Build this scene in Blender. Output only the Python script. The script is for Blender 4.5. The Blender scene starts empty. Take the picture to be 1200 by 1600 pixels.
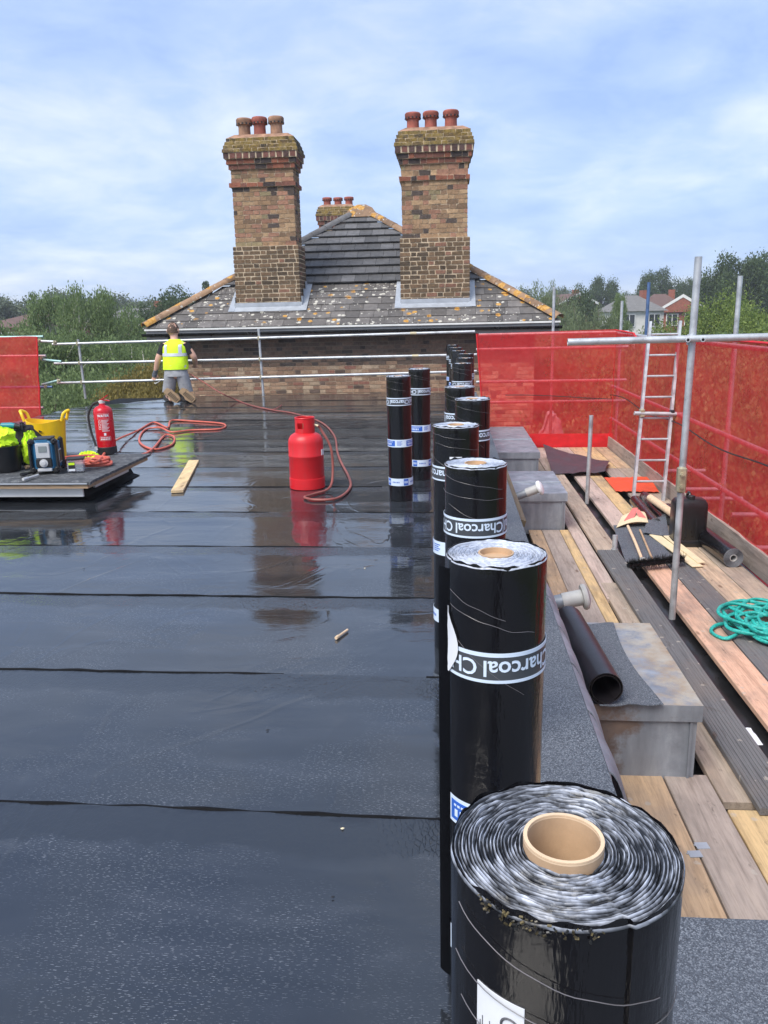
import bpy, math, random
import numpy as np
from mathutils import Vector, Matrix, noise as mn
random.seed(7)
SC = bpy.context.scene
COL = SC.collection
PI = math.pi
R = math.radians

# ------------------------------------------------------------ camera
F = 1240.0                                     # focal length in photo pixels (photo 1200 x 1600)
def _n(v): return v / np.linalg.norm(v)
YC = _n(np.array([103., -306., F]))            # roof axis seen from the camera (x right, y down, z forward)
ZC = -_n(np.array([111., (F*F + 103*111)/306., F]))
XC = np.cross(YC, ZC)
ZC = np.cross(XC, YC)
EYE = Vector((0, 0, 1.45))
cam = bpy.data.cameras.new('camera'); camo = bpy.data.objects.new('camera', cam); COL.objects.link(camo)
m = Matrix(((XC[0], -XC[1], -XC[2]), (YC[0], -YC[1], -YC[2]), (ZC[0], -ZC[1], -ZC[2]))).to_4x4()
m.translation = EYE
camo.matrix_world = m
cam.sensor_fit = 'VERTICAL'; cam.sensor_height = 36; cam.lens = F/1600*36
cam.clip_start = 0.05; cam.clip_end = 5000
SC.camera = camo

# ------------------------------------------------------------ sky and sun
SUN_EL, SUN_AZ = R(52), R(215)                 # azimuth clockwise from +Y: behind the viewer, to the left
W_ = bpy.data.worlds.new('World'); SC.world = W_; W_.use_nodes = True
nt = W_.node_tree; nt.nodes.clear()
def N(nt, t, **k):
    n = nt.nodes.new(t)
    for a, v in k.items():
        if a.startswith('i_'): n.inputs[a[2:].replace('_', ' ')].default_value = v
        else: setattr(n, a, v)
    return n
def ramp(nt, stops, interp='LINEAR'):
    r = nt.nodes.new('ShaderNodeValToRGB'); e = r.color_ramp.elements; r.color_ramp.interpolation = interp
    while len(e) < len(stops): e.new(0.5)
    for s, (p, c) in zip(e, stops):
        s.position = p; s.color = c if len(c) == 4 else (*c, 1)
    return r
def g(v): return (v, v, v, 1)
sky = N(nt, 'ShaderNodeTexSky', sky_type='NISHITA', sun_disc=False, sun_elevation=SUN_EL, sun_rotation=SUN_AZ, air_density=1.0, dust_density=1.2, ozone_density=2.5)
tc = N(nt, 'ShaderNodeTexCoord')
sep = N(nt, 'ShaderNodeSeparateXYZ'); nt.links.new(tc.outputs['Generated'], sep.inputs[0])
zz = N(nt, 'ShaderNodeMath', operation='MAXIMUM'); zz.inputs[1].default_value = 0.0; nt.links.new(sep.outputs[2], zz.inputs[0])
za = N(nt, 'ShaderNodeMath', operation='ADD'); za.inputs[1].default_value = 0.22; nt.links.new(zz.outputs[0], za.inputs[0])
dx = N(nt, 'ShaderNodeMath', operation='DIVIDE'); nt.links.new(sep.outputs[0], dx.inputs[0]); nt.links.new(za.outputs[0], dx.inputs[1])
dy = N(nt, 'ShaderNodeMath', operation='DIVIDE'); nt.links.new(sep.outputs[1], dy.inputs[0]); nt.links.new(za.outputs[0], dy.inputs[1])
cmb = N(nt, 'ShaderNodeCombineXYZ'); nt.links.new(dx.outputs[0], cmb.inputs[0]); nt.links.new(dy.outputs[0], cmb.inputs[1])
mp = N(nt, 'ShaderNodeMapping'); mp.inputs['Location'].default_value = (2.6, 0.55, 0.3); mp.inputs['Scale'].default_value = (1.0, 1.1, 1); mp.inputs['Rotation'].default_value = (0, 0, R(-24)); nt.links.new(cmb.outputs[0], mp.inputs[0])
n1 = N(nt, 'ShaderNodeTexNoise', i_Scale=1.1, i_Detail=9.0, i_Roughness=0.56, i_Distortion=0.5); nt.links.new(mp.outputs[0], n1.inputs['Vector'])
n2 = N(nt, 'ShaderNodeTexNoise', i_Scale=4.2, i_Detail=8.0, i_Roughness=0.6, i_Distortion=0.4); nt.links.new(mp.outputs[0], n2.inputs['Vector'])
mx = N(nt, 'ShaderNodeMix', data_type='FLOAT'); mx.inputs[0].default_value = 0.3; nt.links.new(n1.outputs['Fac'], mx.inputs[2]); nt.links.new(n2.outputs['Fac'], mx.inputs[3])
rp = ramp(nt, [(0.35, (2.3, 3.25, 5.6, 1)), (0.46, (3.1, 4.0, 5.9, 1)), (0.56, (4.3, 4.9, 6.2, 1)), (0.68, (5.5, 5.9, 6.6, 1))]); nt.links.new(mx.outputs[0], rp.inputs[0])
mc = N(nt, 'ShaderNodeMix', data_type='RGBA'); mc.inputs[0].default_value = 0.8
SKYK = 0.10
nt.links.new(sky.outputs[0], mc.inputs[6]); nt.links.new(rp.outputs[0], mc.inputs[7])
bg = N(nt, 'ShaderNodeBackground', i_Strength=SKYK); nt.links.new(mc.outputs[2], bg.inputs[0])
wo = N(nt, 'ShaderNodeOutputWorld'); nt.links.new(bg.outputs[0], wo.inputs[0])
sl = bpy.data.lights.new('sun', 'SUN'); sl.energy = 2.3; sl.angle = R(35); sl.color = (1, 0.95, 0.88)
so = bpy.data.objects.new('sun', sl); COL.objects.link(so)
sd = Vector((math.sin(SUN_AZ)*math.cos(SUN_EL), math.cos(SUN_AZ)*math.cos(SUN_EL), math.sin(SUN_EL)))
so.rotation_euler = sd.to_track_quat('Z', 'Y').to_euler(); so.location = (-6, -8, 20)
SC.view_settings.view_transform = 'Standard'; SC.view_settings.look = 'None'
SC.view_settings.exposure = 0.92; SC.view_settings.gamma = 1
SC.render.engine = 'CYCLES'
SC.cycles.max_bounces = 8; SC.cycles.transparent_max_bounces = 12; SC.cycles.use_denoising = True

# ------------------------------------------------------------ pixel -> place (a pixel gives a direction only)
def ray(px, py):
    d = np.array([px-600., py-800., F])
    return Vector((d@XC, d@YC, d@ZC))
def G(px, py, z=0.0):                          # where the sight line meets the level z
    d = ray(px, py); return EYE + d*((z-EYE.z)/d.z)
def WY(px, py, Y):                             # where it meets the upright plane at distance Y
    d = ray(px, py); return EYE + d*(Y/d.y)
def WX(px, py, X):
    d = ray(px, py); return EYE + d*(X/d.x)

# ------------------------------------------------------------ tags
def tag(o, label, cat, group=None):
    o['label'] = label; o['category'] = cat
    if group: o['group'] = group
    return o
def thing(name, label, cat, loc=(0, 0, 0), rz=0, group=None, rot=None):
    o = bpy.data.objects.new(name, None); COL.objects.link(o); o.empty_display_size = .1
    o.location = loc; o.rotation_euler = rot if rot else (0, 0, rz)
    return tag(o, label, cat, group)
def part(name, parent=None, loc=(0, 0, 0)):    # an Empty that holds sub-parts
    o = bpy.data.objects.new(name, None); COL.objects.link(o); o.location = loc; o.parent = parent; o.empty_display_size = .1
    return o

# ------------------------------------------------------------ mesh builder
def frame(d):
    d = Vector(d).normalized()
    u = d.cross(Vector((0, 0, 1)))
    if u.length < 1e-3: u = d.cross(Vector((0, 1, 0)))
    u.normalize(); return u, d.cross(u).normalized(), d
def smooth_path(pts, k=6, closed=False):
    P = [Vector(p) for p in pts]; n = len(P); out = []
    rng = range(n) if closed else range(n-1)
    for i in rng:
        if closed: a, b, c, d = P[(i-1) % n], P[i], P[(i+1) % n], P[(i+2) % n]
        else: a, b, c, d = P[max(i-1, 0)], P[i], P[i+1], P[min(i+2, n-1)]
        for j in range(k):
            t = j/k
            out.append(0.5*((2*b)+(c-a)*t+(2*a-5*b+4*c-d)*t*t+(3*b-a-3*c+d)*t**3))
    if not closed: out.append(P[-1])
    return out
class MB:
    def __init__(s): s.v = []; s.f = []; s.c = []; s.cur = None
    def add(s, vs, fs):
        b = len(s.v); s.v += [tuple(v) for v in vs]; s.f += [tuple(i+b for i in f) for f in fs]
        if s.cur is not None: s.c += [s.cur]*len(vs)
        return s
    def box(s, c, size, rot=None, M=None, bev=0.0):
        x, y, z = (a/2 for a in size)
        if bev <= 0:
            vs = [Vector((i, j, k)) for k in (-z, z) for i, j in ((-x, -y), (x, -y), (x, y), (-x, y))]
            fs = [(3, 2, 1, 0), (4, 5, 6, 7), (0, 1, 5, 4), (1, 2, 6, 5), (2, 3, 7, 6), (3, 0, 4, 7)]
        else:
            b = min(bev, x*.9, y*.9, z*.9); vs = []; fs = []
            def loop(a, bb, zz, cut):
                return [Vector(p) for p in ((-a+cut, -bb, zz), (a-cut, -bb, zz), (a, -bb+cut, zz), (a, bb-cut, zz), (a-cut, bb, zz), (-a+cut, bb, zz), (-a, bb-cut, zz), (-a, -bb+cut, zz))]
            for zz, ins in ((-z, b), (-z+b, 0), (z-b, 0), (z, b)): vs += loop(x-ins, y-ins, zz, b)
            fs.append(tuple(range(7, -1, -1))); fs.append(tuple(range(24, 32)))
            for r in range(3):
                for i in range(8):
                    j = (i+1) % 8; fs.append((r*8+i, r*8+j, r*8+8+j, r*8+8+i))
        if M is None:
            M = Matrix.Translation(c)
            if rot is not None:
                from mathutils import Euler
                M = M @ Euler(rot).to_matrix().to_4x4()
        return s.add([M @ v for v in vs], fs)
    def tube(s, pts, r, n=8, cap=True, closed=False, rfun=None):
        P = [Vector(p) for p in pts]; L = len(P); vs = []; fs = []; pu = None
        for i, p in enumerate(P):
            if closed: d = P[(i+1) % L]-P[i-1]
            else: d = P[min(i+1, L-1)]-P[max(i-1, 0)]
            d.normalize()
            if pu is None: u, w, _ = frame(d)
            else:
                u = (pu - d*pu.dot(d))
                if u.length < 1e-4: u = frame(d)[0]
                u.normalize(); w = d.cross(u)
            pu = u
            rr = r[i] if isinstance(r, (list, tuple)) else r
            for j in range(n):
                a = 2*PI*j/n
                q = rr if rfun is None else rr*rfun(i, a)
                vs.append(p+(u*math.cos(a)+w*math.sin(a))*q)
        m = L if closed else L-1
        for i in range(m):
            i2 = (i+1) % L
            for j in range(n):
                k = (j+1) % n; fs.append((i*n+j, i*n+k, i2*n+k, i2*n+j))
        if cap and not closed: fs.append(tuple(range(n-1, -1, -1))); fs.append(tuple((L-1)*n+j for j in range(n)))
        return s.add(vs, fs)
    def pipe(s, a, b, r, n=12, wall=0.004):   # a hollow tube with open ends
        u, w, d = frame(Vector(b)-Vector(a)); vs = []; fs = []
        for p, q in ((a, r), (b, r), (b, r-wall), (a, r-wall)):
            vs += [Vector(p)+(u*math.cos(2*PI*j/n)+w*math.sin(2*PI*j/n))*q for j in range(n)]
        for i in range(4):
            i2 = (i+1) % 4
            for j in range(n):
                k = (j+1) % n; fs.append((i*n+j, i*n+k, i2*n+k, i2*n+j))
        return s.add(vs, fs)
    def lathe(s, prof, n=24, c=(0, 0, 0), axis=None, closed=False, cap=(False, False)):
        c = Vector(c); u, w, d = (Vector((1, 0, 0)), Vector((0, 1, 0)), Vector((0, 0, 1))) if axis is None else frame(axis)
        if axis is not None: u, w = w, -u
        vs = []; fs = []
        for r, z in prof: vs += [c+(u*math.cos(2*PI*j/n)+w*math.sin(2*PI*j/n))*r+d*z for j in range(n)]
        L = len(prof)
        for i in range(L if closed else L-1):
            i2 = (i+1) % L
            for j in range(n):
                k = (j+1) % n; fs.append((i*n+j, i*n+k, i2*n+k, i2*n+j))
        if cap[0]: fs.append(tuple(range(n-1, -1, -1)))
        if cap[1]: fs.append(tuple((L-1)*n+j for j in range(n)))
        return s.add(vs, fs)
    def loft(s, rings, cap=True):             # rings: lists of equal point counts
        n = len(rings[0]); vs = [p for r in rings for p in r]; fs = []
        for i in range(len(rings)-1):
            for j in range(n):
                k = (j+1) % n; fs.append((i*n+j, i*n+k, (i+1)*n+k, (i+1)*n+j))
        if cap: fs.append(tuple(range(n-1, -1, -1))); fs.append(tuple((len(rings)-1)*n+j for j in range(n)))
        return s.add(vs, fs)
    def prism(s, poly, d):                     # polygon (list of points) extruded by vector d
        n = len(poly); d = Vector(d); P = [Vector(p) for p in poly]
        return s.add(P+[p+d for p in P], [tuple(range(n-1, -1, -1)), tuple(range(n, 2*n))]+[(i, (i+1) % n, (i+1) % n+n, i+n) for i in range(n)])
    def grid(s, nx, ny, fn):
        vs = [fn(i/nx, j/ny) for j in range(ny+1) for i in range(nx+1)]
        fs = [(j*(nx+1)+i, j*(nx+1)+i+1, (j+1)*(nx+1)+i+1, (j+1)*(nx+1)+i) for j in range(ny) for i in range(nx)]
        return s.add(vs, fs)
    def sheet(s, nx, ny, fn, th):              # grid with thickness th downwards
        a = [Vector(fn(i/nx, j/ny)) for j in range(ny+1) for i in range(nx+1)]; k = len(a); w = nx+1
        b = [p-Vector((0, 0, th)) for p in a]; fs = []
        for j in range(ny):
            for i in range(nx):
                q = (j*w+i, j*w+i+1, (j+1)*w+i+1, (j+1)*w+i); fs.append(q); fs.append(tuple(x+k for x in reversed(q)))
        edge = [i for i in range(w)]+[j*w+nx for j in range(1, ny+1)]+[ny*w+i for i in range(nx-1, -1, -1)]+[j*w for j in range(ny-1, 0, -1)]
        for x, y in zip(edge, edge[1:]+edge[:1]): fs.append((y, x, x+k, y+k))
        return s.add(a+b, fs)
    def mesh(s, name, off=(0, 0, 0)):
        me = bpy.data.meshes.new(name); o = Vector(off)
        me.from_pydata([tuple(Vector(v)-o) for v in s.v], [], s.f); me.update()
        if s.c and len(s.c) == len(s.v):
            at = me.color_attributes.new('Col', 'FLOAT_COLOR', 'POINT')
            at.data.foreach_set('color', np.array([(*c[:3], 1) for c in s.c], dtype=np.float32).ravel())
        return me
    def build(s, name, mat, parent=None, smooth=True, world=True, loc=None, ang=35):
        """world: the points are world points (parent unrotated); loc: origin of a top-level object"""
        off = Vector((0, 0, 0))
        if parent is not None and world:
            q = parent
            while q is not None: off = off+q.location; q = q.parent
        elif parent is None and loc is not None: off = Vector(loc)
        me = s.mesh(name, off); me.materials.append(mat)
        if smooth: shade(me, ang)
        o = bpy.data.objects.new(name, me); COL.objects.link(o); o.parent = parent
        if parent is None and loc is not None: o.location = loc
        return o
def shade(me, ang=35):
    me.polygons.foreach_set('use_smooth', [True]*len(me.polygons))
    try: me.set_sharp_from_angle(angle=R(ang))
    except Exception: pass
def obj(name, me, parent=None, loc=(0, 0, 0), rot=(0, 0, 0), scale=(1, 1, 1), col=None):
    o = bpy.data.objects.new(name, me); COL.objects.link(o); o.parent = parent
    o.location = loc; o.rotation_euler = rot; o.scale = scale
    if col: o.color = (*col[:3], 1)
    return o
def dup(root, loc=None, rz=None, label=None, group=None):
    r = root.copy(); COL.objects.link(r)
    if loc is not None: r.location = loc
    if rz is not None: r.rotation_euler[2] = rz
    if label: r['label'] = label
    if group: r['group'] = group
    for ch in list(root.children):
        c = ch.copy(); COL.objects.link(c); c.parent = r
        for gch in list(ch.children):
            d = gch.copy(); COL.objects.link(d); d.parent = c
    return r
def nz(*a, s=1.0): return mn.noise(Vector(a)*s)

# lettering as mesh points (x right, y up), centred
_tc = {}
def text_mesh(body, size, bold=0.0):
    k = (body, size, bold)
    if k in _tc: return _tc[k]
    cu = bpy.data.curves.new('lettering', 'FONT'); cu.body = body; cu.size = size; cu.offset = bold; cu.resolution_u = 3
    cu.align_x = 'CENTER'; cu.align_y = 'CENTER'
    ob = bpy.data.objects.new('lettering', cu); COL.objects.link(ob)
    me = ob.evaluated_get(bpy.context.evaluated_depsgraph_get()).to_mesh()
    r = ([tuple(v.co) for v in me.vertices], [tuple(p.vertices) for p in me.polygons])
    bpy.data.objects.remove(ob); _tc[k] = r
    return r

# ------------------------------------------------------------ materials
class Mat:
    def __init__(s, name, **k):
        s.m = bpy.data.materials.new(name); s.m.use_nodes = True; s.nt = s.m.node_tree
        s.b = s.nt.nodes['Principled BSDF']; s.out = s.nt.nodes['Material Output']; s.tc = None
        for a, v in k.items(): s.set(a, v)
    def set(s, a, v):
        i = s.b.inputs[{'col': 'Base Color', 'rough': 'Roughness', 'metal': 'Metallic', 'spec': 'Specular IOR Level', 'coat': 'Coat Weight', 'coatr': 'Coat Roughness', 'trans': 'Transmission Weight'}.get(a, a)]
        i.default_value = (*v, 1) if isinstance(v, tuple) and len(v) == 3 else v
    def L(s, a, b): s.nt.links.new(a, b)
    def co(s, kind='Object', scale=(1, 1, 1), rot=(0, 0, 0), loc=(0, 0, 0)):
        t = N(s.nt, 'ShaderNodeTexCoord') if kind != 'World' else N(s.nt, 'ShaderNodeNewGeometry')
        mp = N(s.nt, 'ShaderNodeMapping'); mp.inputs['Scale'].default_value = scale; mp.inputs['Rotation'].default_value = rot; mp.inputs['Location'].default_value = loc
        s.L(t.outputs[kind] if kind != 'World' else t.outputs['Position'], mp.inputs[0]); return mp.outputs[0]
    def noise(s, vec, scale, detail=4.0, rough=.55, dist=0.0):
        n = N(s.nt, 'ShaderNodeTexNoise', i_Scale=scale, i_Detail=detail, i_Roughness=rough, i_Distortion=dist); s.L(vec, n.inputs['Vector']); return n.outputs['Fac']
    def vor(s, vec, scale, feature='F1', out='Distance', rnd=1.0):
        n = N(s.nt, 'ShaderNodeTexVoronoi', feature=feature, i_Scale=scale, i_Randomness=rnd); s.L(vec, n.inputs['Vector']); return n.outputs[out]
    def ramp(s, fac, stops, interp='LINEAR'):
        r = ramp(s.nt, stops, interp); s.L(fac, r.inputs[0]); return r.outputs[0]
    def mix(s, fac, a, b, blend='MIX'):
        x = N(s.nt, 'ShaderNodeMix', data_type='RGBA', blend_type=blend)
        for sock, v in ((x.inputs[0], fac), (x.inputs[6], a), (x.inputs[7], b)):
            if isinstance(v, (int, float)): sock.default_value = v
            elif isinstance(v, tuple): sock.default_value = (*v, 1) if len(v) == 3 else v
            else: s.L(v, sock)
        return x.outputs[2]
    def math(s, op, a, b=0.0):
        x = N(s.nt, 'ShaderNodeMath', operation=op)
        for sock, v in ((x.inputs[0], a), (x.inputs[1], b)):
            if isinstance(v, (int, float)): sock.default_value = v
            else: s.L(v, sock)
        return x.outputs[0]
    def color(s, c): s.L(c, s.b.inputs['Base Color']); return s
    def roughness(s, c): s.L(c, s.b.inputs['Roughness']); return s
    def bump(s, h, strength=.3, dist=.01, prev=None):
        b = N(s.nt, 'ShaderNodeBump', i_Strength=strength, i_Distance=dist); s.L(h, b.inputs['Height'])
        if prev is not None: s.L(prev, b.inputs['Normal'])
        s.L(b.outputs[0], s.b.inputs['Normal']); return b.outputs[0]
    def attr(s, name='Col'):
        a = N(s.nt, 'ShaderNodeAttribute', attribute_name=name); return a.outputs['Color']
    def objcol(s): return N(s.nt, 'ShaderNodeObjectInfo').outputs['Color']
    def objrand(s): return N(s.nt, 'ShaderNodeObjectInfo').outputs['Random']
    def island(s): return N(s.nt, 'ShaderNodeNewGeometry').outputs['Random Per Island']
def simple(name, col, rough=.5, metal=0.0, var=.15, scale=8.0, bump=.1, bd=.004, kind='Object', **k):
    m = Mat(name, col=col, rough=rough, metal=metal, **k); v = m.co(kind)
    n = m.noise(v, scale, 6, .6)
    lo = tuple(c*(1-var) for c in col); hi = tuple(min(1, c*(1+var)) for c in col)
    m.color(m.ramp(n, [(.3, lo), (.7, hi)]))
    m.roughness(m.ramp(n, [(.25, g(max(0, rough-.08))), (.75, g(min(1, rough+.1)))]))
    if bump: m.bump(m.noise(v, scale*6, 4), bump, bd)
    return m.m
# ------------------------------------------------------------ material library
M = {}
def felt_wet():
    m = Mat('wet torch-on felt', spec=0.95); w = m.co('World')
    big = m.noise(m.co('World', (.55, 1.3, 1)), 1.0, 5, .6, .6)
    mid = m.noise(m.co('World', (1.2, 5, 1)), 1.6, 6, .65, .4)
    fine = m.noise(w, 140, 3)
    col = m.ramp(mid, [(.25, (.012, .014, .017)), (.55, (.021, .024, .029)), (.8, (.040, .044, .052))])
    band = m.attr()                                           # red: lap zone of the sheet
    sp = N(m.nt, 'ShaderNodeSeparateColor'); m.L(band, sp.inputs[0])
    wav = m.noise(m.co('World', (1.5, .6, 1)), 2.2, 4, .6)
    lap = m.math('ADD', sp.outputs[0], m.math('MULTIPLY', m.math('SUBTRACT', wav, .5), .9))
    lapm = m.ramp(lap, [(.46, g(0)), (.54, g(1))])
    col = m.mix(lapm, col, (.013, .015, .018))
    d = m.noise(m.co('World', (75, 380, 1)), 1.0, 2, .5)      # short pale dashes of the film print
    dm = m.ramp(d, [(.62, g(0)), (.66, g(1))])
    patch = m.ramp(m.noise(w, 1.7, 3), [(.42, g(0)), (.58, g(1))])
    dm = m.math('MULTIPLY', m.math('MULTIPLY', dm, patch), .40)
    dm = m.math('MULTIPLY', dm, m.math('SUBTRACT', 1.0, lapm))
    col = m.mix(dm, col, (.34, .36, .39))
    crumbs = m.ramp(m.vor(w, 26), [(.018, g(1)), (.03, g(0))])
    crumbs = m.math('MULTIPLY', crumbs, m.ramp(m.noise(w, 3.0, 2), [(.6, g(0)), (.64, g(1))]))
    col = m.mix(crumbs, col, (.35, .34, .31))
    bl = m.math('ADD', sp.outputs[0], m.math('MULTIPLY', m.math('SUBTRACT', m.noise(m.co('World', (3.2, 9, 1)), 1.4, 5, .7), .5), 1.5))
    blm = m.ramp(bl, [(.98, g(0)), (1.08, g(.85))])            # bitumen bleeding out along the lap
    col = m.mix(blm, col, (.006, .006, .007))
    sc = m.noise(m.co('World', (.8, 3.4, 1), (0, 0, R(34))), 2.4, 6, .7, .8)
    scm = m.ramp(sc, [(.60, g(0)), (.70, g(.5))])              # dull scuffs and dried patches
    col = m.mix(scm, col, (.055, .059, .066))
    m.color(col)
    r = m.ramp(big, [(.3, g(.035)), (.54, g(.075)), (.78, g(.17))])
    r = m.mix(lapm, r, g(.13))
    r = m.mix(dm, r, g(.5))
    r = m.mix(scm, r, g(.34))
    m.roughness(r)
    b0 = m.noise(m.co('World', (.9, .55, 1), (0, 0, R(-28))), 1.5, 3, .5, 1.2)
    b0 = m.math('ABSOLUTE', m.math('SUBTRACT', b0, .5)); b0 = m.ramp(b0, [(0, g(1)), (.035, g(0))])
    b1 = m.bump(m.noise(m.co('World', (1.1, 2.4, 1)), 2.6, 5, .55, .5), .10, .02, m.bump(b0, .10, .006))
    ck = m.vor(m.co('World', (75, 36, 1)), 1.0, 'DISTANCE_TO_EDGE')
    ck = m.math('MULTIPLY', m.ramp(ck, [(.0, g(1)), (.12, g(0))]), lapm)
    b2 = m.bump(ck, .20, .002, b1)
    m.bump(fine, .04, .002, b2)
    return m.m
M['felt'] = felt_wet()
def mineral():
    m = Mat('charcoal mineral felt', rough=.8); w = m.co('World')
    v = m.vor(w, 330, out='Color'); s = N(m.nt, 'ShaderNodeSeparateColor'); m.L(v, s.inputs[0])
    n = m.noise(w, 3, 4)
    c = m.ramp(s.outputs[0], [(0, (.028, .033, .043)), (.6, (.085, .098, .12)), (1, (.24, .26, .29))])
    m.color(m.mix(m.ramp(n, [(.3, g(0)), (.7, g(.45))]), c, (.090, .10, .12)))
    m.bump(m.vor(w, 330), .6, .002); return m.m
M['mineral'] = mineral()
def mineral2():
    m = Mat('worn mineral felt', rough=.8); w = m.co('World'); n = m.noise(w, 26, 6, .75); b = m.noise(m.co('World', (3, 9, 1)), 2, 5, .7)
    c = m.ramp(n, [(.32, (.022, .024, .028)), (.5, (.085, .09, .098)), (.66, (.21, .215, .22)), (.8, (.42, .42, .42))])
    m.color(m.mix(m.ramp(b, [(.42, g(0)), (.6, g(.75))]), c, (.035, .038, .043))); m.bump(n, .6, .01); return m.m
M['mineral2'] = mineral2()
M['bitumen'] = simple('black bitumen', (.004, .004, .005), .7, bump=.3, scale=20, spec=.15)
M['film'] = None
def film():
    m = Mat('black shrink film', rough=.13, spec=.55); v = m.co('Object')
    n = m.noise(m.co('Object', (1, 1, .35)), 12, 5, .6)
    m.color(m.ramp(n, [(.3, (.0035, .0035, .0045)), (.75, (.008, .0075, .009))]))
    m.roughness(m.ramp(m.noise(v, 25, 4), [(.3, g(.07)), (.75, g(.22))]))
    b = m.bump(m.noise(m.co('Object', (6, 6, 1.4)), 4, 5, .6), .42, .010)
    m.bump(m.noise(m.co('Object', (1, 1, 9)), 14, 3), .08, .003, b)
    return m.m
M['film'] = film()
def vcol(name, rough=.6, metal=0., bump=.2, scale=60, **k):
    m = Mat(name, rough=rough, metal=metal, **k); n = m.noise(m.co('Object'), scale, 5, .6)
    m.color(m.mix(.35, m.attr(), m.mix(1.0, m.attr(), m.ramp(n, [(.25, g(.45)), (.75, g(1.5))]), 'MULTIPLY')))
    if bump: m.bump(n, bump, .004)
    return m.m
M['rolltop'] = vcol('torn film edge', .38, bump=.18, scale=200)
M['card'] = simple('brown cardboard', (.46, .31, .19), .85, var=.18, scale=14, bump=.12)
M['cardcut'] = simple('cut cardboard edge', (.68, .50, .33), .9, var=.12, scale=30)
M['bandgrey'] = simple('grey printed tape', (.055, .062, .072), .35, var=.1)
M['white'] = simple('white print', (.78, .79, .82), .4, var=.05)
M['paper'] = simple('white paper label', (.72, .74, .78), .55, var=.06)
M['blue'] = simple('blue print', (.03, .12, .50), .35, var=.08)
M['palewhite'] = simple('pale tape', (.62, .72, .85), .35, var=.08)
M['ink'] = simple('grey ink', (.08, .08, .09), .6, var=0)
M['wrap'] = simple('film crease', (.16, .15, .16), .25, var=.2)
def bricks(name, src):
    m = Mat(name, rough=.88, spec=.25); w = m.co('World')
    n = m.noise(w, 22, 6, .65); n2 = m.noise(w, 3.2, 4)
    c = m.objcol() if src == 'o' else m.attr()
    c = m.mix(1.0, c, m.ramp(n, [(.2, g(.55)), (.8, g(1.4))]), 'MULTIPLY')
    c = m.mix(m.ramp(n2, [(.55, g(0)), (.8, g(.35))]), c, (.05, .042, .036))
    m.color(c); m.bump(n, .5, .012); return m.m
M['brick_o'] = bricks('stock brick', 'o'); M['brick_c'] = bricks('stock brick row', 'c')
M['mortar'] = simple('lime mortar', (.54, .43, .30), .95, var=.25, scale=5, bump=.4, kind='World')
M['mortar_dk'] = simple('dark mortar', (.21, .165, .125), .95, var=.3, scale=3, bump=.4, kind='World')
def moss():
    m = Mat('mossy brick', rough=.95, spec=.2); w = m.co('World'); n = m.noise(w, 9, 6, .7); 
    c = m.mix(1.0, m.objcol(), m.ramp(m.noise(w, 26, 5), [(.2, g(.5)), (.8, g(1.5))]), 'MULTIPLY')
    c = m.mix(m.ramp(n, [(.40, g(0)), (.58, g(.8))]), c, m.ramp(m.noise(w, 14, 5), [(.3, (.12, .085, .025)), (.55, (.28, .19, .05)), (.75, (.38, .30, .16))]))
    m.color(c); m.bump(m.noise(w, 30, 5), .8, .02); return m.m
M['moss'] = moss()
def slate(name, base, lich, orange):
    m = Mat(name, rough=.72, spec=.35); w = m.co('World'); n = m.noise(w, 8, 6, .65)
    r = m.objrand()
    c = m.mix(r, tuple(x*.72 for x in base), tuple(x*1.35 for x in base))
    c = m.mix(1.0, c, m.ramp(n, [(.25, g(.65)), (.8, g(1.35))]), 'MULTIPLY')
    if lich:
        def spots(sc, th, dens, dsc, off):
            v = m.co('World', loc=off); vv = m.math('ADD', m.vor(v, sc), m.math('MULTIPLY', m.noise(v, sc*3, 3), .28))
            a = m.ramp(vv, [(th, g(1)), (th+.035, g(0))]); b = m.ramp(m.noise(v, dsc, 3), [(dens, g(0)), (dens+.05, g(1))])
            return m.math('MULTIPLY', a, b)
        zs = N(m.nt, 'ShaderNodeSeparateXYZ'); m.L(w, zs.inputs[0])
        c = m.mix(spots(6.5, .31+lich*.06, .52-.08*lich, 1.6, (3, 1, 0)), c, (.48, .46, .40))
        c = m.mix(spots(13, .30, .48, 1.6, (8, 4, 1)), c, (.58, .56, .50))
        c = m.mix(spots(4.2, .30+.09*orange, .54-.14*orange, .9, (1, 9, 3)), c, m.ramp(m.noise(w, 20, 3), [(.35, (.36, .16, .02)), (.65, (.55, .33, .10))]))
    m.color(c); m.bump(n, .5, .01); return m.m
M['tile_new'] = slate('grey concrete tile', (.105, .103, .105), 0, 0)
M['tile_old'] = slate('old lichened tile', (.125, .115, .108), 1, .55)
M['hip_old'] = slate('lichened hip tile', (.24, .15, .09), .6, 2.2)
M['lead'] = simple('new lead flashing', (.40, .43, .47), .5, .35, var=.12, scale=6, kind='World')
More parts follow.
